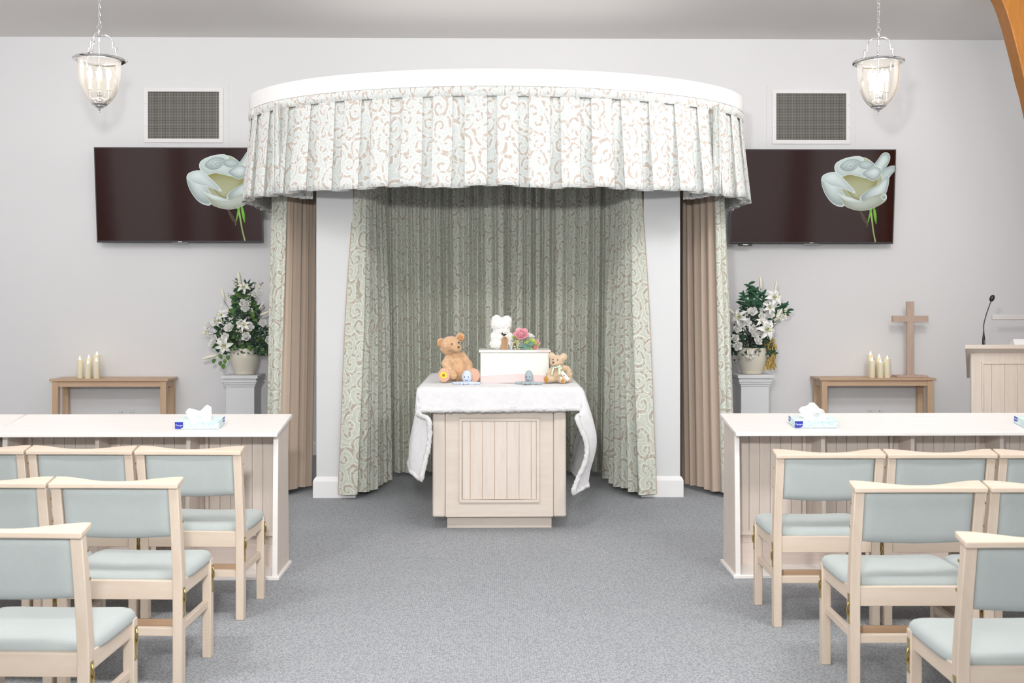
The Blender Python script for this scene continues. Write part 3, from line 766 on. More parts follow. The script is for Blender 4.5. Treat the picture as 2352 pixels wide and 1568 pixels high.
def leaf_add(b, c, d, up, L, W, curl=-.6, lobed=False):
    d = Vector(d).normalized(); u = Vector(up); u = (u - d * u.dot(d))
    if u.length < 1e-3: u = d.orthogonal()
    u.normalize(); x = d.cross(u); m_ = Matrix(((x.x, d.x, u.x, c[0]), (x.y, d.y, u.y, c[1]), (x.z, d.z, u.z, c[2]), (0, 0, 0, 1)))
    if lobed:
        out = [(0, 0), (.42, .05), (.62, .30), (.34, .42), (.36, .70), (.12, .72), (0, 1.0), (-.12, .72), (-.36, .70), (-.34, .42), (-.62, .30), (-.42, .05)]
        vs = [m_ @ Vector((0, .4 * L, .06 * L))] + [m_ @ Vector((p[0] * W, p[1] * L, -.12 * L * abs(p[0]))) for p in out]
        b.add(vs, [(0, i + 1, (i + 1) % 12 + 1) for i in range(12)])
    else: addp(b, petal_pts(L, W, curl, .3, 5, 3, .93), m_)
def shell(cx, cz, rx, ry, rz, n, fn):
    for i in range(n):
        a = R.uniform(0, 2 * pi); h = R.uniform(-1, 1); r_ = sqrt(max(0, 1 - h * h)); k = R.uniform(.55, 1.0)
        fn(Vector((cx + rx * r_ * cos(a) * k, ry * r_ * sin(a) * k, cz + rz * h * k)), Vector((r_ * cos(a), r_ * sin(a) - .35, h + .1)))
def pot(parent):
    pr = [(.002, .0), (.088, 0), (.096, .006), (.100, .03)]
    for i in range(18):
        z = .03 + .20 * i / 17; r = .100 + .036 * sin(clamp((z - .03) / .2) * pi * .72); pr.append((r + (.0016 if i % 2 else -.0008), z))
    pr += [(.128, .238), (.127, .243), (.120, .243), (.112, .225), (.09, .19), (.002, .185)]
    obj('pot', B().lathe(pr, 48), 'cream', parent, sm=50)
# left arrangement -------------------------------------------------
fa = thing('potted_flower_arrangement', 'tall arrangement of white roses and lilies in ribbed cream pot on the left pedestal', 'flowers', (-2.322, 9.86, .8215), group='pedestal flower arrangements')
pot(fa)
def stems(parent, ends, base=(0, 0, .2)):
    b = B()
    for e in ends:
        e = Vector(e); mid = Vector(base).lerp(e, .55) + Vector((e.x * -.15, 0, .03)); b.tube([Vector(base), mid, e], [.004, .003, .002], 5)
    obj('stems', b, 'twig', parent)
b = B(); b2 = B()
def conefol(bk, n, L, W, lob, xr, zlo, zhi, taper=.8, dx=0.0, dens=1.0, xo=lambda h: 0):
    for i in range(n):
        h = R.random() ** 1.25; z = lerp(zlo, zhi, h); rad = xr * (1 - taper * h) * sqrt(R.uniform(.08, 1)); a = R.uniform(0, 2 * pi)
        x = rad * cos(a) + dx * h + xo(h); y = rad * sin(a) * .55 - .02
        d = Vector((cos(a) * 1.0 + R.gauss(0, .5), sin(a) - .5 + R.gauss(0, .4), R.uniform(-.6, .9)))
        leaf_add(bk, (x, y, z), d, (R.gauss(0, .5), -1.2, R.uniform(.0, 1.2)), L * R.uniform(.7, 1.25), W * R.uniform(.7, 1.2), lobed=lob)
conefol(b, 620, .056, .027, True, .235, .20, .84, .80)
conefol(b, 220, .052, .022, True, .12, .17, .42, .2, 0, 1, lambda h: .15)
conefol(b, 70, .05, .024, True, .05, .45, .86, .5, 0, 1, lambda h: -.05)
conefol(b, 110, .052, .024, True, .10, .24, .52, .3, 0, 1, lambda h: -.17)
obj('ivy_leaves', b, 'leaf', fa)
for (x, z, s_) in ((-.24, .12, .05), (-.19, .10, .05), (-.155, .115, .045), (-.165, .075, .055), (-.20, .16, .05), (-.13, .15, .05), (.0, .25, .05), (.06, .24, .045), (-.06, .24, .05)):
    leaf_add(b2, (x, -.12, z + .03), (R.uniform(-.4, .4), -.4, -.7), (0, -1, .5), s_, s_ * .38)
conefol(b2, 170, .055, .02, False, .20, .22, .80, .75)
conefol(b2, 60, .06, .022, False, .11, .22, .50, .4, 0, 1, lambda h: -.18)
obj('rose_leaves', b2, 'leaf2', fa, sm=180)
K = 9.86 / 2450
def PXL(px, py): return ((px - 563) * K, (857 - py) * K)     # picture offsets of the blooms turned into metres on this arrangement
ends = []
for (px, py, s_) in ((566, 696, .040), (578, 750, .040), (535, 752, .040), (527, 772, .036), (574, 771, .038), (502, 775, .034), (489, 748, .042), (517, 782, .034), (568, 706, .036), (506, 738, .036), (545, 652, .034), (588, 675, .030), (607, 740, .032), (620, 778, .034), (497, 788, .030), (560, 742, .036)):
    x, z = PXL(px, py); y = -.13 + .09 * abs(x) + .10 * clamp((z - .3) / .6); rose(fa, (x, y, z), (x * 2.0 + R.gauss(0, .2), -1, R.uniform(.1, .6)), s_); ends.append((x, y + .02, z))
for (px, py, dx, dz, s_) in ((524, 790, .1, -.1, .075), (518, 722, -.6, .3, .062), (565, 660, .2, .6, .06), (512, 735, -.9, .1, .055), (570, 745, -.3, .4, .06), (490, 760, -1.2, -.1, .05)):
    x, z = PXL(px, py); y = -.15 + .1 * abs(x) + .08 * clamp((z - .3) / .6); lily(fa, (x, y, z), (dx, -.8, dz), s_); ends.append((x, y + .02, z))
for (px, py, dx, dz, s_) in ((556, 655, -.1, 1, .085), (520, 690, -.15, 1, .07), (600, 722, .9, .35, .06), (598, 708, .6, .8, .05), (505, 812, -1, -.25, .085), (612, 715, 1, .1, .045), (486, 765, -1, .15, .05)):
    x, z = PXL(px, py); y = -.06; lily(fa, (x, y, z), (dx, -.2, dz), s_, True); ends.append((x, y, z))
for (px, py, m) in ((590, 672, 'petal'), (596, 660, 'petal2'), (527, 732, 'petal'), (534, 738, 'petal'), (577, 685, 'petal2'), (516, 710, 'petal2'), (562, 770, 'petal2'), (553, 758, 'petal2'), (585, 715, 'petal'), (519, 752, 'petal'), (572, 680, 'petal')):
    x, z = PXL(px, py); blossom(fa, (x, -.09 + .06 * clamp((z - .3) / .6), z), .018, 8, m)
b = B()
for (px, py) in ((603, 650), (598, 700), (603, 700), (606, 705), (530, 676), (538, 680), (588, 650), (590, 705), (581, 715), (596, 716)):
    x, z = PXL(px, py); p = Vector((x, -.03, z)); b.tube([(x * .6, 0, z - .10), p], .0022, 5)
    for k in range(5): b.ball(p + Vector((R.gauss(0, .010), R.gauss(0, .008), R.gauss(0, .012))), .0045, None, 6, 4)
obj('twig_sprays', b, 'twig', fa); stems(fa, ends)
# right arrangement -------------------------------------------------
fb = thing('potted_flower_arrangement', 'loose arrangement of white lilies and roses in ribbed cream pot on the right pedestal', 'flowers', (2.362, 9.86, .8215), group='pedestal flower arrangements')
pot(fb)
def PXR(px, py): return ((px - 1729) * K, (857 - py) * K)
b = B(); b2 = B()
conefol(b, 520, .055, .026, True, .21, .18, .66, .62, -.03)
conefol(b, 90, .046, .02, True, .10, .10, .36, .1, 0, 1, lambda h: -.16)
conefol(b, 60, .046, .02, True, .07, .14, .34, .1, 0, 1, lambda h: .13)
obj('ivy_leaves', b, 'leaf', fb)
for (px, py, dx) in ((1718, 690, -.1), (1716, 680, .1), (1720, 665, 0), (1746, 690, .3), (1750, 700, -.2), (1756, 685, .2), (1742, 672, -.6), (1725, 700, -.4), (1710, 695, -.8), (1730, 690, .5), (1765, 740, .6), (1785, 715, .8), (1790, 712, .9), (1800, 712, 1.0)):
    x, z = PXR(px, py)
    for k in range(5): leaf_add(b2, (x + R.gauss(0, .02), -.04 + R.gauss(0, .03), z - .05 + .025 * k), (dx + R.choice((-1, 1)) * .8, -.3, .5), (0, -1, .6), .075, .014)
obj('lily_leaves', b2, 'leaf', fb, sm=180)
ends = []
for (px, py, s_) in ((1726, 716, .040), (1698, 742, .042), (1724, 755, .036), (1730, 765, .036), (1733, 782, .038), (1691, 792, .040), (1685, 776, .034), (1690, 752, .036), (1760, 708, .034), (1765, 722, .036), (1745, 725, .034), (1712, 740, .036), (1743, 765, .026), (1704, 735, .034)):
    x, z = PXR(px, py); y = -.13 + .09 * abs(x) + .10 * clamp((z - .3) / .6); rose(fb, (x, y, z), (x * 2.0 + R.gauss(0, .2), -1, R.uniform(.1, .6)), s_); ends.append((x, y + .02, z))
for (px, py, dx, dz, s_) in ((1752, 755, .35, .1, .095), (1773, 683, .25, .35, .082), (1694, 728, -.7, .35, .08), (1745, 740, .1, .8, .065), (1716, 812, -.2, -.4, .045), (1762, 705, .2, .2, .06)):
    x, z = PXR(px, py); y = -.16 + .1 * abs(x) + .08 * clamp((z - .3) / .6); lily(fb, (x, y, z), (dx, -.8, dz), s_); ends.append((x, y + .02, z))
for (px, py, dx, dz, s_) in ((1746, 664, -.12, 1, .075), (1776, 737, .45, .8, .085), (1778, 668, .1, 1, .06), (1686, 722, -.6, .6, .06), (1715, 725, 0, 1, .05)):
    x, z = PXR(px, py); y = -.07; lily(fb, (x, y, z), (dx, -.2, dz), s_, True); ends.append((x, y, z))
for (px, py, m) in ((1800, 716, 'petal2'), (1796, 726, 'petal2'), (1690, 745, 'petal2'), (1684, 752, 'petal'), (1760, 700, 'petal2'), (1755, 730, 'petal'), (1682, 785, 'petal'), (1748, 722, 'petal'), (1738, 748, 'petal2'), (1705, 755, 'petal')):
    x, z = PXR(px, py); blossom(fb, (x, -.10 + .06 * clamp((z - .3) / .6), z), .018, 8, m)
b = B()
for (px, py) in ((1719, 658), (1714, 668), (1726, 668), (1740, 680), (1733, 690), (1778, 733), (1790, 735), (1738, 668), (1775, 745)):
    x, z = PXR(px, py); p = Vector((x, -.03, z)); b.tube([(x * .6, 0, z - .12), p], .0022, 5)
    for k in range(5): b.ball(p + Vector((R.gauss(0, .010), R.gauss(0, .008), R.gauss(0, .012))), .0045, None, 6, 4)
obj('twig_sprays', b, 'twig', fb); stems(fb, ends)
b = B()
for i in range(150):
    t_ = R.random(); x, z = PXR(lerp(1752, 1778, R.random()), lerp(772, 838, t_)); leaf_add(b, (x + .01, R.uniform(-.06, .03), z), (R.uniform(-.3, .5), -.3, -1), (R.gauss(0, 1), -1, .2), .06, .008)
obj('straw_wisps', b, 'straw', fb, label='golden yellow straw wisps')
# bouquet on the casket ---------------------------------------------
bq = thing('rose_bouquet', 'small bouquet with a big pink rose and green leaves on the casket lid', 'bouquet', (.196, 7.28, 1.1670))
K2 = 7.25 / 2450
def PXB(px, py): return ((px - 1208) * K2, (806 - py) * K2)
x, z = PXB(1197, 771); rose(bq, (x, -.03, z - .015), (-.05, -.8, .75), .046, 'pink', 'pink_rose')
x, z = PXB(1230, 789); rose(bq, (x, -.02, z - .01), (.5, -.7, .5), .024, 'palepink', 'pale_pink_rose'); x, z = PXB(1229, 801); rose(bq, (x, -.035, z), (.5, -.9, -.1), .018, 'palepink', 'pale_pink_rose')
x, z = PXB(1216, 777); rose(bq, (x, .0, z - .01), (.3, -.3, 1), .03, 'petal', 'white_rose'); x, z = PXB(1221, 783); rose(bq, (x, -.015, z - .01), (.3, -.6, .7), .02, 'petal2', 'white_rose')
b = B()
for (px, py, dx, dz, L) in ((1204, 797, -.6, -.2, .045), (1209, 798, .1, -.7, .05), (1200, 802, -.9, -.1, .035), (1212, 795, .5, -.1, .045), (1210, 808, .1, -1, .02)):
    x, z = PXB(px, py); leaf_add(b, (x, -.05, z + .012), (dx, -.55, dz), (0, -1, .4), L, L * .46)
obj('eucalyptus_leaves', b, 'eucal', bq, sm=180)
b = B()
for (px, py, dx, dz, L) in ((1186, 779, -.6, .2, .035), (1214, 786, .9, .1, .05), (1218, 790, 1, .1, .045), (1218, 800, .3, -.9, .035), (1224, 794, .9, .2, .035), (1196, 785, -.4, .3, .04), (1205, 789, .6, .0, .04), (1234, 796, .9, .3, .02), (1190, 786, -.8, -.3, .03)):
    x, z = PXB(px, py); leaf_add(b, (x, -.035, z), (dx, -.4, dz), (0, -1, .5), L, L * .3)
obj('green_leaves', b, 'lime', bq, sm=180)
b = B(); b2 = B()
for i in range(46):
    px, py = R.gauss(1190, 6), R.gauss(794, 7); x, z = PXB(px, min(py, 804)); p = Vector((x, -.04 + R.gauss(0, .01), z)); b.ball(p, R.uniform(.0032, .0062), None, 7, 5); b2.tube([p, Vector((x * .5 + .01, -.01, .02))], .001, 4)
obj('berry_sprigs', b, 'berry', bq, sm=180); obj('stems', b2, 'lime', bq)

# ------------------------------------------------------------------ pedestals
for sx, lab in ((-2.337, 'pale grey plinth pedestal left of the alcove under the tall flowers'), (2.362, 'pale grey plinth pedestal right of the alcove under the loose lilies')):
    p = thing('pedestal', lab, 'pedestal', (sx, 9.865, 0), group='flower pedestals')
    obj('shaft', B().box(-.128, .128, -.128, .128, .10, .745), 'grey_paint', p, bevel=.002)
    for nm, rows_ in (('capital_moulding', ((.136, .715, .735), (.146, .735, .755), (.156, .755, .775), (.150, .775, .79))), ('cap', ((.167, .79, .82),)), ('base_moulding', ((.155, 0, .08), (.142, .08, .10)))):
        b = B()
        for (r, za, zb) in rows_: b.box(-r, r, -r, r, za, zb)
        obj(nm, b, 'grey_paint', p, bevel=.004)

# ------------------------------------------------------------------ console tables, candles, cross
def console(label, cx):
    t_ = thing('console_table', label, 'table', (cx, 10.22, 0), group='console tables against the back wall')
    obj('table_top', B().box(-.555, .555, -.16, .16, .742, .764), 'oak_x', t_, bevel=.003)
    for sx in (-1, 1):
        for y in (-.145, .09):
            x = sx * .533; x2 = sx * .478; obj('leg', B().box(min(x, x2), max(x, x2), y, y + .055, 0, .742), 'oak_z', t_, bevel=.002)
        x = sx * .525; x2 = sx * .505; obj('apron', B().box(min(x, x2), max(x, x2), -.09, .09, .682, .742), 'oak_x', t_)
    obj('apron', B().box(-.478, .478, -.137, -.118, .69, .742), 'oak_x', t_); obj('apron', B().box(-.478, .478, .118, .137, .69, .742), 'oak_x', t_)
console('plain light wood console table with candles only, left of the alcove', -3.646)
console('light wood console table carrying candles and a wooden cross, right of the alcove', 3.612)
def candle(label, px, ytop, y, grp, cxs=1141.8):
    d_ = y + .014 * (px - cxs) * y / 2450; x = (px - cxs) * d_ / 2450; h = 1.5 - (ytop - 690) * d_ / 2450 - .7645
    c = thing('pillar_candle', label, 'candle', (x, y, .7645), group=grp)
    r = .0275
    obj('wax', B().lathe([(.002, 0), (r - .001, 0), (r, .003), (r, h - .004), (r - .003, h), (r - .008, h - .003), (.002, h - .008)], 28), 'wax', c, sm=50)
    obj('flame', B().lathe([(.001, 0), (.0055, .008), (.0065, .014), (.004, .024), (.0005, .036)], 12, (0, -.004, h - .006)), 'flame', c, sm=180)
gl_, gr_ = 'candles on the left console table', 'candles on the right console table'
candle('ivory pillar candle at the left end of the left candle group', 184, 825, 10.16, gl_)
candle('shortest ivory pillar candle, front middle of the left candle group', 202, 834, 10.12, gl_)
candle('ivory pillar candle, back middle of the left candle group', 204.5, 822, 10.22, gl_)
candle('ivory pillar candle in front of the tallest one in the left candle group', 222, 829, 10.13, gl_)
candle('tallest ivory pillar candle, back right of the left candle group', 223, 814, 10.24, gl_)
candle('tallest ivory pillar candle, back left of the candle group beside the cross', 1999, 813.5, 10.22, gr_)
candle('ivory pillar candle in front of the tallest one beside the cross', 2003, 828, 10.13, gr_)
candle('ivory pillar candle, back middle of the candle group beside the cross', 2018.5, 820, 10.20, gr_)
candle('shortest ivory pillar candle, front middle of the candle group beside the cross', 2022, 831, 10.11, gr_)
candle('ivory pillar candle nearest the cross in its candle group', 2037.5, 823.5, 10.12, gr_)
cr = thing('wooden_cross', 'plain wooden cross standing on the right console table', 'cross', (3.968, 10.2, .7645))
obj('upright', B().box(-.033, .033, -.017, .017, .018, .727), 'cross', cr, bevel=.002)
obj('crossbar', B().box(-.171, .171, -.019, .019, .531, .591), M['ash_x'] if 0 else 'cross', cr, bevel=.002)
obj('base', B().box(-.150, .150, -.075, .075, 0, .020), 'cross', cr, bevel=.003)

# ------------------------------------------------------------------ wall sockets
for cx, lab in ((-3.59, 'white double wall socket below the left console table'), (3.70, 'white double wall socket below the right console table')):
    s_ = thing('wall_socket', lab, 'socket', (cx, YW, .41), group='double wall sockets')
    obj('faceplate', B().box(-.073, .073, -.011, 0, -.043, .043), 'socket', s_, bevel=.003)
    for q in (-1, 1):
        obj('rocker', B().box(q * .013 - .008, q * .013 + .008, -.0145, -.011, .018, .034), 'socket', s_, bevel=.001)
        b = B().box(q * .042 - .003, q * .042 + .003, -.0118, -.0105, .002, .013)
        for e in (-1, 1): b.box(q * .042 + e * .011 - .004, q * .042 + e * .011 + .004, -.0118, -.0105, -.018, -.013)
        b.box(q * .066 - .0025, q * .066 + .0025, -.0125, -.0105, 0, .005)
        obj('pin_slots', b, 'slot', s_)

# ------------------------------------------------------------------ ventilation grilles
for cx, lab in ((-3.04, 'white framed ventilation grille above the left television'), (3.07, 'white framed ventilation grille above the right television')):
    v_ = thing('air_vent', lab, 'vent', (cx, YW, 3.297), group='wall ventilation grilles')
    obj('backing_panel', B().box(-.436, .436, -.006, 0, -.345, .308), 'wall', v_, bevel=.001)
    obj('frame', frame(B(), -.383, .383, -.267, .267, .040, -.020, -.006), 'white', v_, bevel=.002)
    obj('grille', B().box(-.345, .345, -.012, -.007, -.229, .229), 'mesh', v_)
    for x in (-.366, .366):
        for z in (-.11, .11): obj('screw', B().ball((x, -.0205, z), (.005, .0015, .005), None, 8, 6), 'steel', v_)

# ------------------------------------------------------------------ televisions
def petal_img(b, pts, cin, cout, c0=None):
    # filled smooth outline (closed Catmull-Rom) with a centre colour
    n = len(pts); out = []
    for i in range(n):
        p0, p1, p2, p3 = pts[i - 1], pts[i], pts[(i + 1) % n], pts[(i + 2) % n]
        for k in range(5):
            t_ = k / 5; out.append(tuple(.5 * (2 * p1[j] + (p2[j] - p0[j]) * t_ + (2 * p0[j] - 5 * p1[j] + 4 * p2[j] - p3[j]) * t_ * t_ + (3 * p1[j] - p0[j] - 3 * p2[j] + p3[j]) * t_ ** 3) for j in (0, 1)))
    cx = c0 or (sum(p[0] for p in out) / len(out), sum(p[1] for p in out) / len(out))
    y = petal_img.y; petal_img.y -= .00012
    o = len(b.v); b.v.append((cx[0], y, cx[1])); b.col.append(cin)
    for ring, f in ((1, .55), (2, .9), (3, 1.0)):
        for p in out:
            b.v.append((lerp(cx[0], p[0], f), y, lerp(cx[1], p[1], f)))
            up = clamp(.5 + (p[1] - cx[1]) / .16)
            c_ = tuple(lerp(cin[j], cout[j], (0, .35, 1.0, 0)[ring]) * lerp(.86, 1.06, up) for j in range(3))
            if ring == 3: c_ = tuple(clamp(lerp(cin[j], cout[j], .35) * 1.16 + .02) for j in range(3))
            b.col.append(c_)
    m_ = len(out)
    for i in range(m_):
        k = (i + 1) % m_; b.f.append((o, o + 1 + k, o + 1 + i))
        for r_ in (0, 1):
            a = o + 1 + r_ * m_; b.f.append((a + i, a + k, a + m_ + k, a + m_ + i))
def tv(label, cx, zb, yb, tilt):
    t_ = thing('television', label, 'television', (cx, yb, zb), group='wall televisions showing a white rose')
    t_.rotation_euler = (radians(tilt), 0, 0)
    W, H = .792, .905
    obj('casing', B().box(-W, W, 0, .035, 0, H), 'dark', t_, bevel=.003)
    obj('screen', B().box(-W + .008, W - .008, -.0012, .001, .018, H - .010), 'screen', t_)
    obj('bezel', frame(B(), -W, W, 0, H, .008, -.004, .001), 'darkgrey', t_)
    obj('chin', B().box(-W, W, -.004, .001, 0, .017), 'darkgrey', t_)
    obj('sensor_bar', B().box(-.075, .075, -.002, .02, -.009, 0), 'steel', t_, bevel=.001)
    obj('logo_mark', B().box(-.020, .018, -.0052, -.004, .006, .011), 'blueprint', t_)
    obj('wall_bracket', B().box(-.22, .22, .035, .075, .25, .60), 'darkgrey', t_)
    b = B(); b.col = []; petal_img.y = -.0016
    def q(px, py): return ((px - 1861.5) * .00425, (561 - py) * .00422)     # picture on the screen, in metres from its lower middle
    wht = (.76, .84, .82); gry = (.25, .32, .30); crm = (.46, .48, .31); ylw = (.29, .27, .10); dk = (.16, .20, .16)
    def P(l, ci, co_, c0=None): petal_img(b, [q(*p) for p in l], ci, co_, q(*c0) if c0 else None)
    P([(1995, 478), (1999, 500), (2003, 530), (2009, 557), (2006, 557), (2000, 530), (1996, 505), (1991, 480)], (.30, .42, .14), (.38, .46, .20))
    P([(1998, 480), (1994, 498), (1986, 523), (1990, 500), (1994, 480)], (.20, .50, .05), (.10, .38, .03)); P([(2003, 478), (2008, 495), (2008, 516), (2002, 500), (2000, 480)], (.22, .52, .06), (.10, .36, .03))
    P([(1975, 490), (1985, 505), (1990, 520), (1978, 508), (1970, 488)], (.07, .05, .04), (.10, .07, .05))
    shd = (.36, .435, .42); mid = (.58, .665, .65)
    P([(1880, 420), (1884, 405), (1905, 398), (1930, 402), (1945, 425), (1935, 470), (1925, 477), (1905, 468), (1888, 445)], wht, shd, (1902, 425))
    P([(1985, 400), (2005, 372), (2018, 355), (2032, 356), (2034, 372), (2020, 398), (2005, 420), (1975, 430)], wht, shd, (2018, 376))
    P([(1995, 430), (2012, 400), (2036, 384), (2051, 388), (2035, 410), (2020, 440), (1990, 460), (1960, 470)], mid, shd, (2025, 405))
    P([(1912, 390), (1925, 372), (1950, 364), (1985, 368), (2015, 400), (2022, 440), (1995, 465), (1955, 475), (1925, 440)], mid, crm, (1965, 400))
    P([(1925, 410), (1950, 400), (1990, 402), (2010, 412), (1998, 445), (1965, 462), (1938, 440)], crm, ylw, (1960, 450))
    P([(1910, 395), (1912, 378), (1935, 366), (1965, 362), (1975, 372), (1960, 385), (1985, 395), (2010, 385), (2012, 395), (1990, 412), (1945, 404), (1925, 408)], wht, mid, (1940, 388))
    P([(1920, 386), (1936, 371), (1956, 368), (1970, 376), (1954, 394), (1934, 397)], mid, shd, (1936, 380)); P([(1932, 386), (1946, 375), (1962, 377), (1956, 389), (1942, 392)], wht, shd, (1945, 382)); P([(1940, 385), (1950, 379), (1958, 381), (1952, 387)], mid, shd)
    P([(1962, 376), (1985, 372), (2000, 382), (1985, 392), (1966, 388)], mid, shd)
    P([(1972, 400), (1998, 386), (2015, 392), (2013, 408), (1998, 418), (1980, 410)], wht, shd, (2000, 398))
    P([(1880, 415), (1890, 402), (1912, 399), (1938, 420), (1958, 445), (1930, 436), (1900, 428)], wht, mid, (1905, 412))
    P([(1968, 458), (1985, 440), (2010, 425), (2030, 405), (2034, 420), (2026, 450), (2005, 468), (1985, 475)], wht, shd, (2015, 435))
    P([(1920, 448), (1945, 460), (1975, 462), (2005, 450), (2026, 446), (2030, 458), (2022, 468), (2000, 480), (1975, 486), (1950, 482), (1932, 472)], (.52, .56, .50), (.36, .39, .30), (1970, 472))
    P([(1918, 446), (1935, 452), (1960, 460), (1975, 466), (1955, 466), (1932, 460)], wht, mid)
    P([(2016, 452), (2026, 448), (2029, 457), (2022, 462)], gry, wht)
    obj('screen_picture', b, 'picture', t_, label='white rose picture shown on the screen')
    return t_
tv('wall television showing a white rose, left of the canopy and partly behind its valance', -3.04, 2.056, 10.275, 5.2)
tv('wall television showing a white rose, right of the canopy', 3.04, 2.05, 10.275, 5.2)
g = thing('mounted_media_box', 'small black media player tucked under the right television', 'device', (2.40, 10.275, 2.0315))
obj('case', B().box(-.065, .065, .0, .03, 0, .017), 'dark', g, bevel=.002); obj('label_plate', B().box(-.025, .025, -.001, 0, .004, .013), 'steel', g)

# ------------------------------------------------------------------ hanging lanterns
def lantern(label, x):
    L = thing('hanging_lantern', label, 'pendant lamp', (x, 7.7, 2.85), group='bell glass hanging lanterns')
    ob = [(.050, .055), (.062, .062), (.085, .085), (.110, .125), (.130, .175), (.142, .235), (.146, .30), (.146, .345), (.150, .372), (.160, .378)]
    gp = B().lathe(ob, 48, caps=False); obj('bell_glass', gp, 'glass', L, sm=180)
    obj('rim_band', B().lathe([(.148, .371), (.170, .366), (.182, .372), (.184, .380), (.176, .386), (.150, .381), (.148, .371)], 48, caps=False), 'chrome', L, sm=60)
    obj('bottom_cap', B().lathe([(.002, .0), (.006, .003), (.007, .009), (.004, .013), (.009, .017), (.010, .024), (.006, .028), (.024, .032), (.034, .040), (.032, .044), (.050, .050), (.058, .060), (.056, .067), (.010, .066)], 32), 'chrome', L, sm=50)
    obj('centre_rod', B().tube([(0, 0, .06), (0, 0, .60)], .0045, 10), 'chrome', L, sm=60)
    obj('candle_hub', B().lathe([(.010, .068), (.026, .075), (.028, .085), (.022, .092), (.022, .115), (.026, .12), (.012, .128), (.008, .16)], 24), 'chrome', L, sm=50)
    obj('top_hub', B().lathe([(.006, .50), (.010, .515), (.007, .53), (.013, .545), (.018, .555), (.013, .565), (.007, .58), (.011, .59), (.005, .60)], 20), 'chrome', L, sm=50)
    for k in range(3):
        a = 2 * pi * k / 3 + (.5 if x < 0 else .15) ; ca, sa = cos(a), sin(a); pts = []
        prof = [(.012, .556), (.040, .562), (.066, .553), (.084, .533), (.092, .508), (.092, .484), (.100, .476), (.108, .480), (.112, .472), (.112, .455), (.118, .425), (.132, .402), (.152, .386)]
        for i in range(len(prof) - 1):
            for t_ in (0, .5): pts.append((lerp(prof[i][0], prof[i + 1][0], t_) * ca, lerp(prof[i][0], prof[i + 1][0], t_) * sa, lerp(prof[i][1], prof[i + 1][1], t_)))
        ar = obj('scroll_arm', B().tube(pts, .0052, 8), 'chrome', L, sm=60)
        b = B(); b.ball((.094 * ca, .094 * sa, .480), .009, None, 10, 7); b.ball((.114 * ca, .114 * sa, .474), .010, None, 10, 7); b.ball((.187 * ca, .187 * sa, .392), .010, None, 10, 7); obj('knuckle', b, 'chrome', ar, sm=180)
    for k in range(4):
        a = 2 * pi * k / 4 + (.35 if x < 0 else .1); ca, sa = cos(a), sin(a); r_ = .063
        obj('candle_arm', B().tube([(.02 * ca, .02 * sa, .10), (.045 * ca, .045 * sa, .092), (r_ * ca, r_ * sa, .105), (r_ * ca, r_ * sa, .16)], .0042, 8), 'chrome', L, sm=60)
        h = .165 - .008 * (k % 2)
        cs = obj('candle_sleeve', B().lathe([(.016, h - .004), (.017, h), (.0105, h + .003), (.0105, h + .07)], 16, (r_ * ca, r_ * sa, 0)), 'cream', L, sm=50)
        obj('bulb', B().lathe([(.009, h + .07), (.015, h + .085), (.0185, h + .105), (.017, h + .125), (.010, h + .148), (.002, h + .162)], 16, (r_ * ca, r_ * sa, 0)), 'bulb', cs, sm=180)
    # chain up to the ceiling
    z = .60; b = B(); i = 0
    b.tube([(.015 * cos(a), .0, z + .015 + .015 * sin(a)) for a in [2 * pi * k / 16 for k in range(17)]], .0026, 6); z += .028
    while z < ZC - 2.85 - .05:
        rot_ = Matrix.Rotation(pi / 2 * (i % 2) + .4, 3, 'Z')
        b.tube([Vector((0, 0, z + .014)) + rot_ @ Vector((.008 * cos(a), 0, .017 * sin(a))) for a in [2 * pi * k / 12 for k in range(13)]], .0020, 5); z += .0275; i += 1
    obj('chain', b, 'chrome', L, sm=60)
    obj('ceiling_rose', B().lathe([(.006, ZC - 2.85 - .05), (.03, ZC - 2.85 - .04), (.05, ZC - 2.85 - .012), (.052, ZC - 2.85)], 24), 'chrome', L, sm=50)
    l = bpy.data.lights.new('lantern_and_fill_glow', 'POINT'); l.energy = 6; l.color = (1, .92, .84); l.shadow_soft_size = .06
    lo = bpy.data.objects.new('lantern_and_fill_glow', l); COL.objects.link(lo); lo.parent = L; lo.location = (0, 0, .27)
lantern('chrome lantern with clear bell glass hanging at the left, over the left television', -2.856)
lantern('chrome lantern with clear bell glass hanging at the right, over the right television', 2.766)

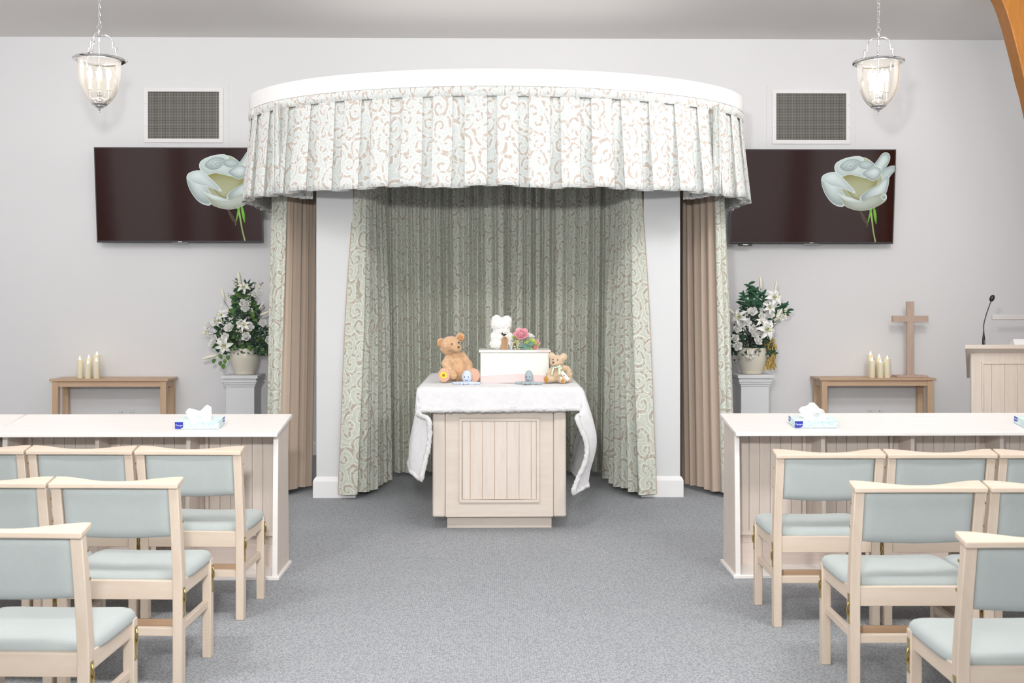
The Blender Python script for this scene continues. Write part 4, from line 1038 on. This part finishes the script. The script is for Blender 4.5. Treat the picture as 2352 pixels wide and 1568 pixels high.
# ------------------------------------------------------------------ prayer desks
YD = 5.70; ZTOP0, ZTOP1 = .776, .834     # front and back of the sloping top (underside)
def desk(label, x0, x1, bays, first_right):
    d_ = thing('prayer_desk', label, 'desk', ((x0 + x1) / 2, YD, 0), group='prayer desks before the front rows')
    h = (x1 - x0) / 2; w = (x1 - x0) / bays
    th = .021
    b = B(); ov = .016
    f0, f1 = -.03, .395
    def zt(y): return lerp(ZTOP0, ZTOP1, (y - f0) / (f1 - f0))
    ov0 = ov if not first_right or True else 0
    b.hexa([(-h - ov, f0, zt(f0)), (h + ov, f0, zt(f0)), (h + ov, f1, zt(f1)), (-h - ov, f1, zt(f1))], [(-h - ov, f0, zt(f0) + th), (h + ov, f0, zt(f0) + th), (h + ov, f1, zt(f1) + th), (-h - ov, f1, zt(f1) + th)])
    obj('desk_top', b, 'desk_top', d_, bevel=.004)
    for i in range(bays + 1):
        x = lerp(-h, h, i / bays); e = i in (0, bays); tk = .022
        xa = x if i == 0 else (x - tk if i == bays else x - tk / 2)
        if e: poly = [(.065, .0), (.385, .0), (.355, zt(.355)), (.105, zt(.105))]; poly = [(.045, .02), (.40, .02), (.365, zt(.365)), (.085, zt(.085))]
        else: poly = [(.075, .14), (.30, .14), (.30, zt(.30)), (.105, zt(.105))]
        if e: poly = [(.050, .02), (.375, .02), (.345, zt(.345)), (.080, zt(.080))]
        obj('end_panel' if e else 'divider', B().prism(poly, 'x', xa, xa + tk), 'desk_z', d_, bevel=.002)
        if e:   # lighter lipping along the near edge
            obj('edge_lipping', B().hexa([(xa - .002, .040, .02), (xa + tk + .002, .040, .02), (xa + tk + .002, .052, .02), (xa - .002, .052, .02)], [(xa - .002, .070, zt(.07)), (xa + tk + .002, .070, zt(.07)), (xa + tk + .002, .082, zt(.082)), (xa - .002, .082, zt(.082))]), 'desk_top', d_)
    obj('back_board', B().box(-h + .02, h - .02, .285, .305, .02, .80), 'desk_z', d_)
    for i in range(bays):
        a = lerp(-h, h, i / bays) + .045; c_ = lerp(-h, h, (i + 1) / bays) - .045
        obj('panel_moulding', frame(B(), a, c_, .185, .775, .022, .268, .287), 'desk_x', d_, bevel=.003)
        b = B(); n_ = 6; ww = (c_ - a - .044) / n_
        for k in range(n_): b.box(a + .022 + ww * k + .0008, a + .022 + ww * (k + 1) - .0008, .276, .287, .205, .755)
        obj('tongue_and_groove_boards', b, 'desk_z', d_, bevel=.0015)
    obj('plinth_board', B().box(-h + .02, h - .02, .258, .287, .02, .14), 'desk_x', d_, bevel=.002)
    b = B(); b.box(-h - .014, h + .014, .030, .392, 0, .022); obj('base', b, 'desk_top', d_, bevel=.004)
    return d_
desk('limed wood prayer desk at the left aisle, before the front left chairs', -2.655, -1.182, 3, 1)
desk('limed wood prayer desk running off the left edge, butting against its aisle neighbour', -4.165, -2.692, 3, 1)
desk('long limed wood prayer desk at the right of the aisle, before the front right chairs', 1.290, 3.255, 4, 0)

# tissue boxes lie on the sloping tops
SL = math.atan2(ZTOP1 - ZTOP0, .425)
def tissues(label, x, y, rz, seed, pts):
    z = lerp(ZTOP0, ZTOP1, (y - YD + .03) / .425) + .0225
    t_ = thing('tissue_box', label, 'tissue box', (x, y, z), group='tissue boxes on the prayer desks'); t_.rotation_euler = (SL, 0, rz)
    obj('carton', B().box(-.1175, .1175, -.0625, .0625, 0, .040), 'aqua', t_, bevel=.001)
    obj('carton_top', B().box(-.1165, .1165, -.0615, .0615, .0396, .0408), 'aqua_top', t_)
    lb = obj('brand_label', B().prism([(-.1172, .002), (-.087, .002), (-.073, .011), (-.073, .0385), (-.1172, .0385)], 'y', -.0632, -.0622), 'navy', t_, label='navy blue printed brand label')
    lb2 = obj('brand_label', B().prism([(.028, .014), (.061, .014), (.061, .0385), (.022, .0385), (.022, .022)], 'x', *((-.1182, -.1172) if x > 0 else (.1172, .1182))), 'navy', t_, label='navy blue printed brand label')
    for lbx, loc, rot in ((lb, (-.0955, -.0636, .0165), (pi / 2, 0, 0)), (lb2, ((-.1186 if x > 0 else .1186), .042, .023), (pi / 2, 0, -pi / 2 if x > 0 else pi / 2))):
        cu = bpy.data.curves.new('brand_lettering', 'FONT'); cu.body = 'Tempo'; cu.size = .0135; cu.align_x = 'CENTER'; cu.extrude = .0002; cu.shear = .2
        to = bpy.data.objects.new('brand_lettering', cu); COL.objects.link(to); bpy.context.view_layer.update()
        me = bpy.data.meshes.new_from_object(to); bpy.data.objects.remove(to); me.materials.clear(); me.materials.append(M['blueprint'])
        lo = bpy.data.objects.new('brand_lettering', me); COL.objects.link(lo); lo.parent = lbx; lo.location = loc; lo.rotation_euler = rot
    rg = random.Random(seed)
    # pulled-up tissue
    rows = []
    n_ = 22
    for j in range(9):
        v = j / 8; row = []
        for i in range(n_ + 1):
            u = i / n_; k = u * (len(pts) - 1); a = int(min(k, len(pts) - 2)); w = smooth(0, 1, k - a); px = lerp(pts[a][0], pts[a + 1][0], w); pz = lerp(pts[a][1], pts[a + 1][1], w); py = lerp(pts[a][2], pts[a + 1][2], w)
            bx = lerp(-.045, .05, u)
            row.append((lerp(bx, px, v ** .8) + .004 * sin(u * 21 + v * 3), py * v + .010 * sin(u * 13 + seed) * (.3 + v), .036 + lerp(0, pz, v ** .9) + .003 * sin(u * 17) * v))
        rows.append(row)
    o = obj('tissue', B().grid(rows), 'paper', t_, sm=180, sub=1); d = o.modifiers.new('Solidify', 'SOLIDIFY'); d.thickness = .0012
    rows2 = [[(p[0] * 1.05 + .004, -p[1] - .012 - .018 * j / 8, .036 + (p[2] - .036) * .55) for p in row] for j, row in enumerate(rows)]
    o = obj('tissue', B().grid(rows2), 'paper', t_, sm=180, sub=1); d = o.modifiers.new('Solidify', 'SOLIDIFY'); d.thickness = .0012
tissues('pale aqua tissue box on the left prayer desk, two soft tissue peaks', -1.612, 5.815, .0, 1, [(-.075, .040, -.02), (-.055, .062, .0), (-.015, .058, .01), (.003, .045, 0), (.02, .068, .0), (.045, .085, .005), (.062, .070, .0), (.068, .03, -.01)])
tissues('pale aqua tissue box on the right prayer desk nearest the aisle', 1.728, 5.815, .0, 2, [(-.085, .048, -.02), (-.06, .072, .0), (-.025, .086, .0), (.005, .083, .01), (.03, .066, .0), (.055, .045, 0), (.075, .02, -.01)])
tissues('pale aqua tissue box at the far right end of the right prayer desk', 2.975, 5.80, .0, 3, [(-.065, .03, -.02), (-.045, .06, .0), (.0, .075, .01), (.04, .055, 0), (.075, .02, -.01)])

# ------------------------------------------------------------------ lectern
le = thing('lectern', 'limed wood lectern with sloping top at the right edge of the room', 'lectern', (4.62, 8.87, 0))
LX = 4.62
obj('body', B().hexa([(3.99 - LX, .012, 0), (5.25 - LX, .012, 0), (5.05 - LX, .40, 0), (4.21 - LX, .40, 0)], [(3.99 - LX, .012, 1.045), (5.25 - LX, .012, 1.045), (5.05 - LX, .40, .83), (4.21 - LX, .40, .83)]), 'lec_z', le)
obj('corner_post', B().box(3.968 - LX, 4.0 - LX, 0, .03, 0, 1.055), 'lec_z', le, bevel=.002)
b = B(); b.box(4.0 - LX, 4.055 - LX, .004, .02, 0, 1.062); b.box(4.055 - LX, 5.25 - LX, .004, .02, .985, 1.062); obj('face_frame', b, 'lec_z', le)
obj('panel_moulding', frame(B(), 4.053 - LX, 5.2 - LX, .15, .987, .02, -.004, .014), 'lec_z', le, bevel=.003)
b = B(); xs = [4.073 - LX, 4.141 - LX] + [4.141 - LX + .11 * i for i in range(1, 10)]
for i in range(len(xs) - 1): b.box(xs[i] + .0015, xs[i + 1] - .0015, .003, .014, .17, .967)
obj('tongue_and_groove_boards', b, 'lec_z', le, bevel=.0015)
zf, zr, yf, yr = 1.100, .822, -.07, .43
obj('sloping_top', B().hexa([(3.885 - LX, yf, zf), (5.28 - LX, yf, zf), (5.28 - LX, yr, zr), (4.12 - LX, yr, zr)], [(3.885 - LX, yf, zf + .034), (5.28 - LX, yf, zf + .034), (5.28 - LX, yr, zr + .034), (4.12 - LX, yr, zr + .034)]), 'lec_x', le, bevel=.003)
mi = thing('gooseneck_microphone', 'black gooseneck microphone rising from the lectern top', 'microphone', (4.085, 8.90, 1.081))
obj('base_stem', B().lathe([(.0125, 0), (.0125, .06), (.0115, .10), (.007, .135), (.0045, .165)], 16), 'dark', mi, sm=50)
obj('stem_highlight', B().box(-.002, .002, -.0128, -.0105, .02, .09), 'steel', mi)
obj('gooseneck', B().tube([(0, 0, .15), (-.001, 0, .20), (.002, 0, .225), (.010, 0, .26), (.028, 0, .32), (.055, 0, .395), (.062, 0, .415)], .0045, 10), 'darkgrey', mi, sm=60)
obj('foam_windshield', B().ball((.071, 0, .438), (.020, .020, .031), Matrix.Rotation(radians(24), 3, 'Y'), 18, 12), 'dark', mi, sm=180)
rl = thing('reading_lamp', 'slim chrome reading lamp bar above the lectern', 'lamp', (4.62, 8.99, 1.034))
obj('lamp_shade', B().tube([(4.19 - 4.62, 0, .333), (.5, 0, .333)], .0, 4) if 0 else B().prism([(-.018, .305), (.012, .305), (.020, .325), (.012, .343), (-.018, .346)], 'x', 4.195 - 4.62, .52), 'alu', rl, bevel=.002)
obj('shade_underside', B().box(4.197 - 4.62, .52, -.017, .011, .302, .306), 'steel', rl)
obj('lamp_arm', B().tube([(.35, .0, .004), (.35, .02, .16), (.35, .0, .31)], .008, 10), 'chrome', rl)
pp = thing('paper_stack', 'white stack of papers on the lectern top', 'papers', (4.62, 8.90, 1.082)); pp.rotation_euler = (-radians(29), 0, 0)
obj('sheets', B().box(4.327 - 4.62, .33, -.06, .14, .0, .075), 'paper', pp, bevel=.001)

# ------------------------------------------------------------------ chairs
def make_chair(label, group, loc, rz):
    c = thing('chapel_chair', label, 'chair', loc, rz, group)
    hw = .245; pw = .038
    for sx in (-1, 1):
        xo, xi = sx * hw, sx * (hw - pw); xa, xb = min(xo, xi), max(xo, xi)
        b = B(); st = [(0.0, 0.0, .042), (.38, 0.0, .044), (.45, -.002, .044), (.62, -.024, .040), (.786, -.052, .034)]
        for (z, y, dp) in st: b.v += [(xa, y, z), (xb, y, z), (xb, y + dp, z), (xa, y + dp, z)]
        for i in range(len(st) - 1):
            for k in range(4): b.f.append((i * 4 + k, i * 4 + (k + 1) % 4, i * 4 + 4 + (k + 1) % 4, i * 4 + 4 + k))
        b.f += [(3, 2, 1, 0), tuple(len(b.v) - 4 + k for k in range(4))]
        lg = obj('leg', b, 'bch_z', c, bevel=.003)
        for z, y in ((.735, -.026), (.645, -.010)):
            obj('bolt', B().lathe([(.0055, 0), (.0055, .0012), (.001, .0018)], 10, (0, 0, 0), Matrix.Translation((xo, y + .018, z)) @ Matrix.Rotation(sx * pi / 2, 4, 'Y')), 'brass', lg)
        xo2 = sx * (hw + .004); xi2 = sx * (hw - .034)
        b = B().box(min(xo2, xi2), max(xo2, xi2), .355, .393, 0, .415); obj('leg', b, 'bch_z', c, bevel=.003)
        x1, x2 = sx * (hw - .006), sx * (hw - .030)
        obj('side_rail', B().box(min(x1, x2), max(x1, x2), .042, .356, .352, .412), 'bch_y', c, bevel=.002)
        x1, x2 = sx * (hw - .008), sx * (hw - .030)
        obj('side_stretcher', B().box(min(x1, x2), max(x1, x2), .042, .356, .212, .242), 'bch_y', c, bevel=.002)
        for y, z, nm in ((.020, .335, 0), (.374, .335, 1)):
            x = sx * (hw + (.004 if nm else 0)); b = B(); pr = [(.011, -.062), (.011, -.05), (.007, -.045), (.009, -.03), (.012, -.01), (.012, .015), (.008, .03), (.011, .04), (.011, .052), (-.011, .052), (-.009, .03), (-.012, .01), (-.010, -.02), (-.007, -.045), (-.011, -.05), (-.011, -.062)]
            b.prism([(y + p[0], z + p[1]) for p in pr], 'x', min(x, x + sx * .0022), max(x, x + sx * .0022))
            dz = .012 * sx; b.tube([(x + sx * .002, y, z + .030 + dz), (x + sx * .006, y - .004, z + .02 + dz), (x + sx * .008, y - .002, z + .006 + dz), (x + sx * .005, y + .003, z - .012 + dz), (x + sx * .002, y, z - .022 + dz)], .0032, 7)
            obj('linking_bracket', b, 'brass', c, bevel=.0006)
    obj('rear_rail', B().box(-hw + pw, hw - pw, .006, .028, .342, .415), 'bch_x', c, bevel=.002)
    obj('front_rail', B().box(-hw + .034, hw - .034, .362, .384, .345, .41), 'bch_x', c, bevel=.002)
    obj('rear_stretcher', B().box(-hw + pw, hw - pw, .010, .034, .200, .232), 'bch_x', c, bevel=.002)
    rk = B(); rk.box(-hw + .03, hw - .03, .037, .118, .200, .210); rk.box(-hw + .03, hw - .03, .110, .119, .210, .236); obj('book_rack', rk, 'oak_x', c, bevel=.001)
    # shaped top rail : far edge hollowed in the middle
    n_ = 20; b = B(); W = .249
    for i in range(n_ + 1):
        x = lerp(-W, W, i / n_); q = abs(x) / W; yb = -.066 + .006 * (1 - q * q); yf = lerp(-.032, .014, smooth(.10, .95, q)) 
        z0 = .782; z1 = .803
        dz = .20 * (yf - yb)
        b.v += [(x, yb, z0), (x, yf, z0 + dz), (x, yf - .002, z1 + dz), (x, yb, z1)]
    for i in range(n_):
        for k in range(4): b.f.append((i * 4 + k, i * 4 + (k + 1) % 4, i * 4 + 4 + (k + 1) % 4, i * 4 + 4 + k))
    b.f += [(3, 2, 1, 0), tuple(len(b.v) - 4 + k for k in range(4))]
    obj('top_rail', b, 'bch_x', c, bevel=.005, seg=3, sm=40)
    # back pad
    b = B(); nx, nz = 16, 8; ring = []
    def bp(u, v, side):
        x = lerp(-.206, .206, u); q = 1 - (2 * u - 1) ** 2; z = lerp(.590 - .012 * q, .784, v); y0 = lerp(-.012, -.050, (z - .58) / .2)
        ed = (min(1, u / .05, (1 - u) / .05)) ** .5 * (min(1, v / .10, (1 - v) / .08)) ** .5
        return (x, y0 + .018 + side * (.004 + .017 * ed) + .010 * q, z)
    for side in (-1, 1):
        o_ = len(b.v)
        us = [0, .012, .03, .06] + [lerp(.1, .9, i / 10) for i in range(11)] + [.94, .97, .988, 1]; vs_ = [0, .02, .06, .12] + [lerp(.2, .85, i / 5) for i in range(6)] + [.93, .97, 1]
        b.grid([[bp(u, v, side) for u in us] for v in vs_])
    nc, nr = 19, 13; off = nc * nr
    for i in range(nc - 1): b.f += [(i, i + 1, off + i + 1, off + i), ((nr - 1) * nc + i, (nr - 1) * nc + i + 1, off + (nr - 1) * nc + i + 1, off + (nr - 1) * nc + i)]
    for j in range(nr - 1): b.f += [(j * nc, (j + 1) * nc, off + (j + 1) * nc, off + j * nc), (j * nc + nc - 1, (j + 1) * nc + nc - 1, off + (j + 1) * nc + nc - 1, off + j * nc + nc - 1)]
    obj('backrest', b, 'seafoam', c, sm=60)
    # seat pad : rounded front corners, dished top, overhanging the front legs
    b = B(); n_a = 48; rings = []
    def outline(k, z, inset):
        pts = []
        for i in range(n_a):
            a = 2 * pi * i / n_a; ex = 5.5; cx_, sy_ = cos(a), sin(a)
            x = math.copysign(abs(cx_) ** (2 / ex), cx_) * (.249 - inset); y = .245 + math.copysign(abs(sy_) ** (2 / ex), sy_) * (.213 - inset)
            if y < .20: x = math.copysign(min(abs(x), lerp(.203, .249 - inset, smooth(.045, .09, y))), x)
            dish = .010 * (1 - (x / .25) ** 2) * smooth(.0, .045, inset) 
            sag = .014 * (1 - (x / .25) ** 2) * (1 - smooth(.03, .12, y)) if z < .42 else 0
            pts.append((x, max(y, .030), z - dish - sag - .012 * smooth(.36, .46, y) * (1 if z > .40 else 0)))
        return pts
    for z, ins in ((.410, .012), (.413, .003), (.424, 0), (.440, .004), (.452, .014), (.459, .030), (.463, .06), (.464, .12), (.464, .19)): rings.append(outline(n_a, z - .008, ins))
    for r_ in rings: b.v += r_
    for j in range(len(rings) - 1):
        for i in range(n_a): k = (i + 1) % n_a; b.f.append((j * n_a + i, j * n_a + k, (j + 1) * n_a + k, (j + 1) * n_a + i))
    b.f += [tuple(range(n_a - 1, -1, -1)), tuple((len(rings) - 1) * n_a + i for i in range(n_a))]
    obj('seat_cushion', b, 'seafoam', c, sm=60)
    return c
rl_, rr_ = radians(-2.0), radians(-.6)
GL, GR = 'chairs of the left block', 'chairs of the right block'
P0 = None
def place(label, group, outer_x, y, side, idx):
    global P0
    th = rl_ if side < 0 else rr_
    cx = outer_x + side * (.247 + .508 * idx) * cos(th); yy = y + side * (.247 + .508 * idx) * sin(th)
    if P0 is None: P0 = make_chair(label, group, (cx, yy, 0), th)
    else: dup(P0, (cx, yy, 0), th, label, group)
Wd = 'seafoam cushioned wood chair, '
place(Wd + 'aisle end of the left front row, behind the prayer desk', GL, -1.187, 5.02, -1, 0)
place(Wd + 'second from the aisle in the left front row', GL, -1.187, 5.02, -1, 1)
place(Wd + 'third from the aisle in the left front row, cut off', GL, -1.187, 5.02, -1, 2)
place(Wd + 'aisle end of the left second row', GL, -1.2155, 4.14, -1, 0)
place(Wd + 'second from the aisle in the left second row', GL, -1.2155, 4.14, -1, 1)
place(Wd + 'in the third row, nearest to the lower left corner', GL, -1.250, 3.29, -1, 0)
place(Wd + 'aisle end of the right front row, behind the prayer desk', GR, 1.268, 4.88, 1, 0)
place(Wd + 'second from the aisle in the right front row', GR, 1.268, 4.88, 1, 1)
place(Wd + 'third from the aisle in the right front row, cut off', GR, 1.268, 4.88, 1, 2)
place(Wd + 'aisle end of the right second row', GR, 1.336, 4.02, 1, 0)
place(Wd + 'second from the aisle in the right second row', GR, 1.336, 4.02, 1, 1)
place(Wd + 'in the third row, nearest to the lower right corner', GR, 1.357, 3.13, 1, 0)

# ------------------------------------------------------------------ light
w = bpy.data.worlds.new('world'); S.world = w; w.use_nodes = True
bg = w.node_tree.nodes['Background']; bg.inputs[0].default_value = (1.0, .985, .97, 1); bg.inputs[1].default_value = 1.5
def light(name, typ, loc, energy, col=(1, 1, 1), size=.2, rot=(0, 0, 0), sy=None):
    l = bpy.data.lights.new(name, typ); l.energy = energy; l.color = col
    if typ == 'AREA':
        l.size = size
        if sy: l.shape = 'RECTANGLE'; l.size_y = sy
    else: l.shadow_soft_size = size
    o = bpy.data.objects.new(name, l); COL.objects.link(o); o.location = loc; o.rotation_euler = rot; return o
fl = light('photographer_flash', 'SPOT', (-.25, .3, 2.2), 740, (1, .995, .985), .10, (radians(97), 0, 0))
fl.data.spot_size = radians(104); fl.data.spot_blend = 1.0
for x in (-2.8, 2.8):
    for y, e in ((4.4, 24), (.6, 20)): light('lantern_and_fill_glow', 'POINT', (x, y, 3.15), e, (1, .95, .90), .12)  # unseen points added to lift walls and ceiling; no lanterns are built here
for x, e in ((-3.7, 12), (2.7, 25)):
    o = light('wall_fill_light', 'AREA', (x, 5.6, ZC - .25), e, (1, .99, .985), .6, (radians(58), 0, 0)); o.data.spread = radians(125)  # added area lights without fittings, brightening the back wall
for x, e in ((-3.9, 32), (-1.2, 9), (1.2, 9), (3.9, 28)):
    light('ceiling_fill_light', 'AREA', (x, 6.5, 3.42), e, (1, .975, .96), .4, (radians(150), 0, 0))  # no fixture here; added above the frame to brighten the ceiling
light('canopy_uplight', 'AREA', (0, 9.1, 3.14), 12.5, (1, .975, .955), 3.0, (radians(180), 0, 0), 1.0)
for x in (-2.5, 0, 2.5):
    light('ceiling_light', 'AREA', (x, 3.0, ZC - .04), 76, (1, .985, .97), .9, (radians(12), 0, 0))
    light('ceiling_light', 'AREA', (x, -1.0, ZC - .04), 26, (1, .985, .97), .9, (radians(12), 0, 0))
S.view_settings.view_transform = 'Standard'; S.view_settings.look = 'None'; S.view_settings.gamma = 1.0; S.view_settings.exposure = -0.04
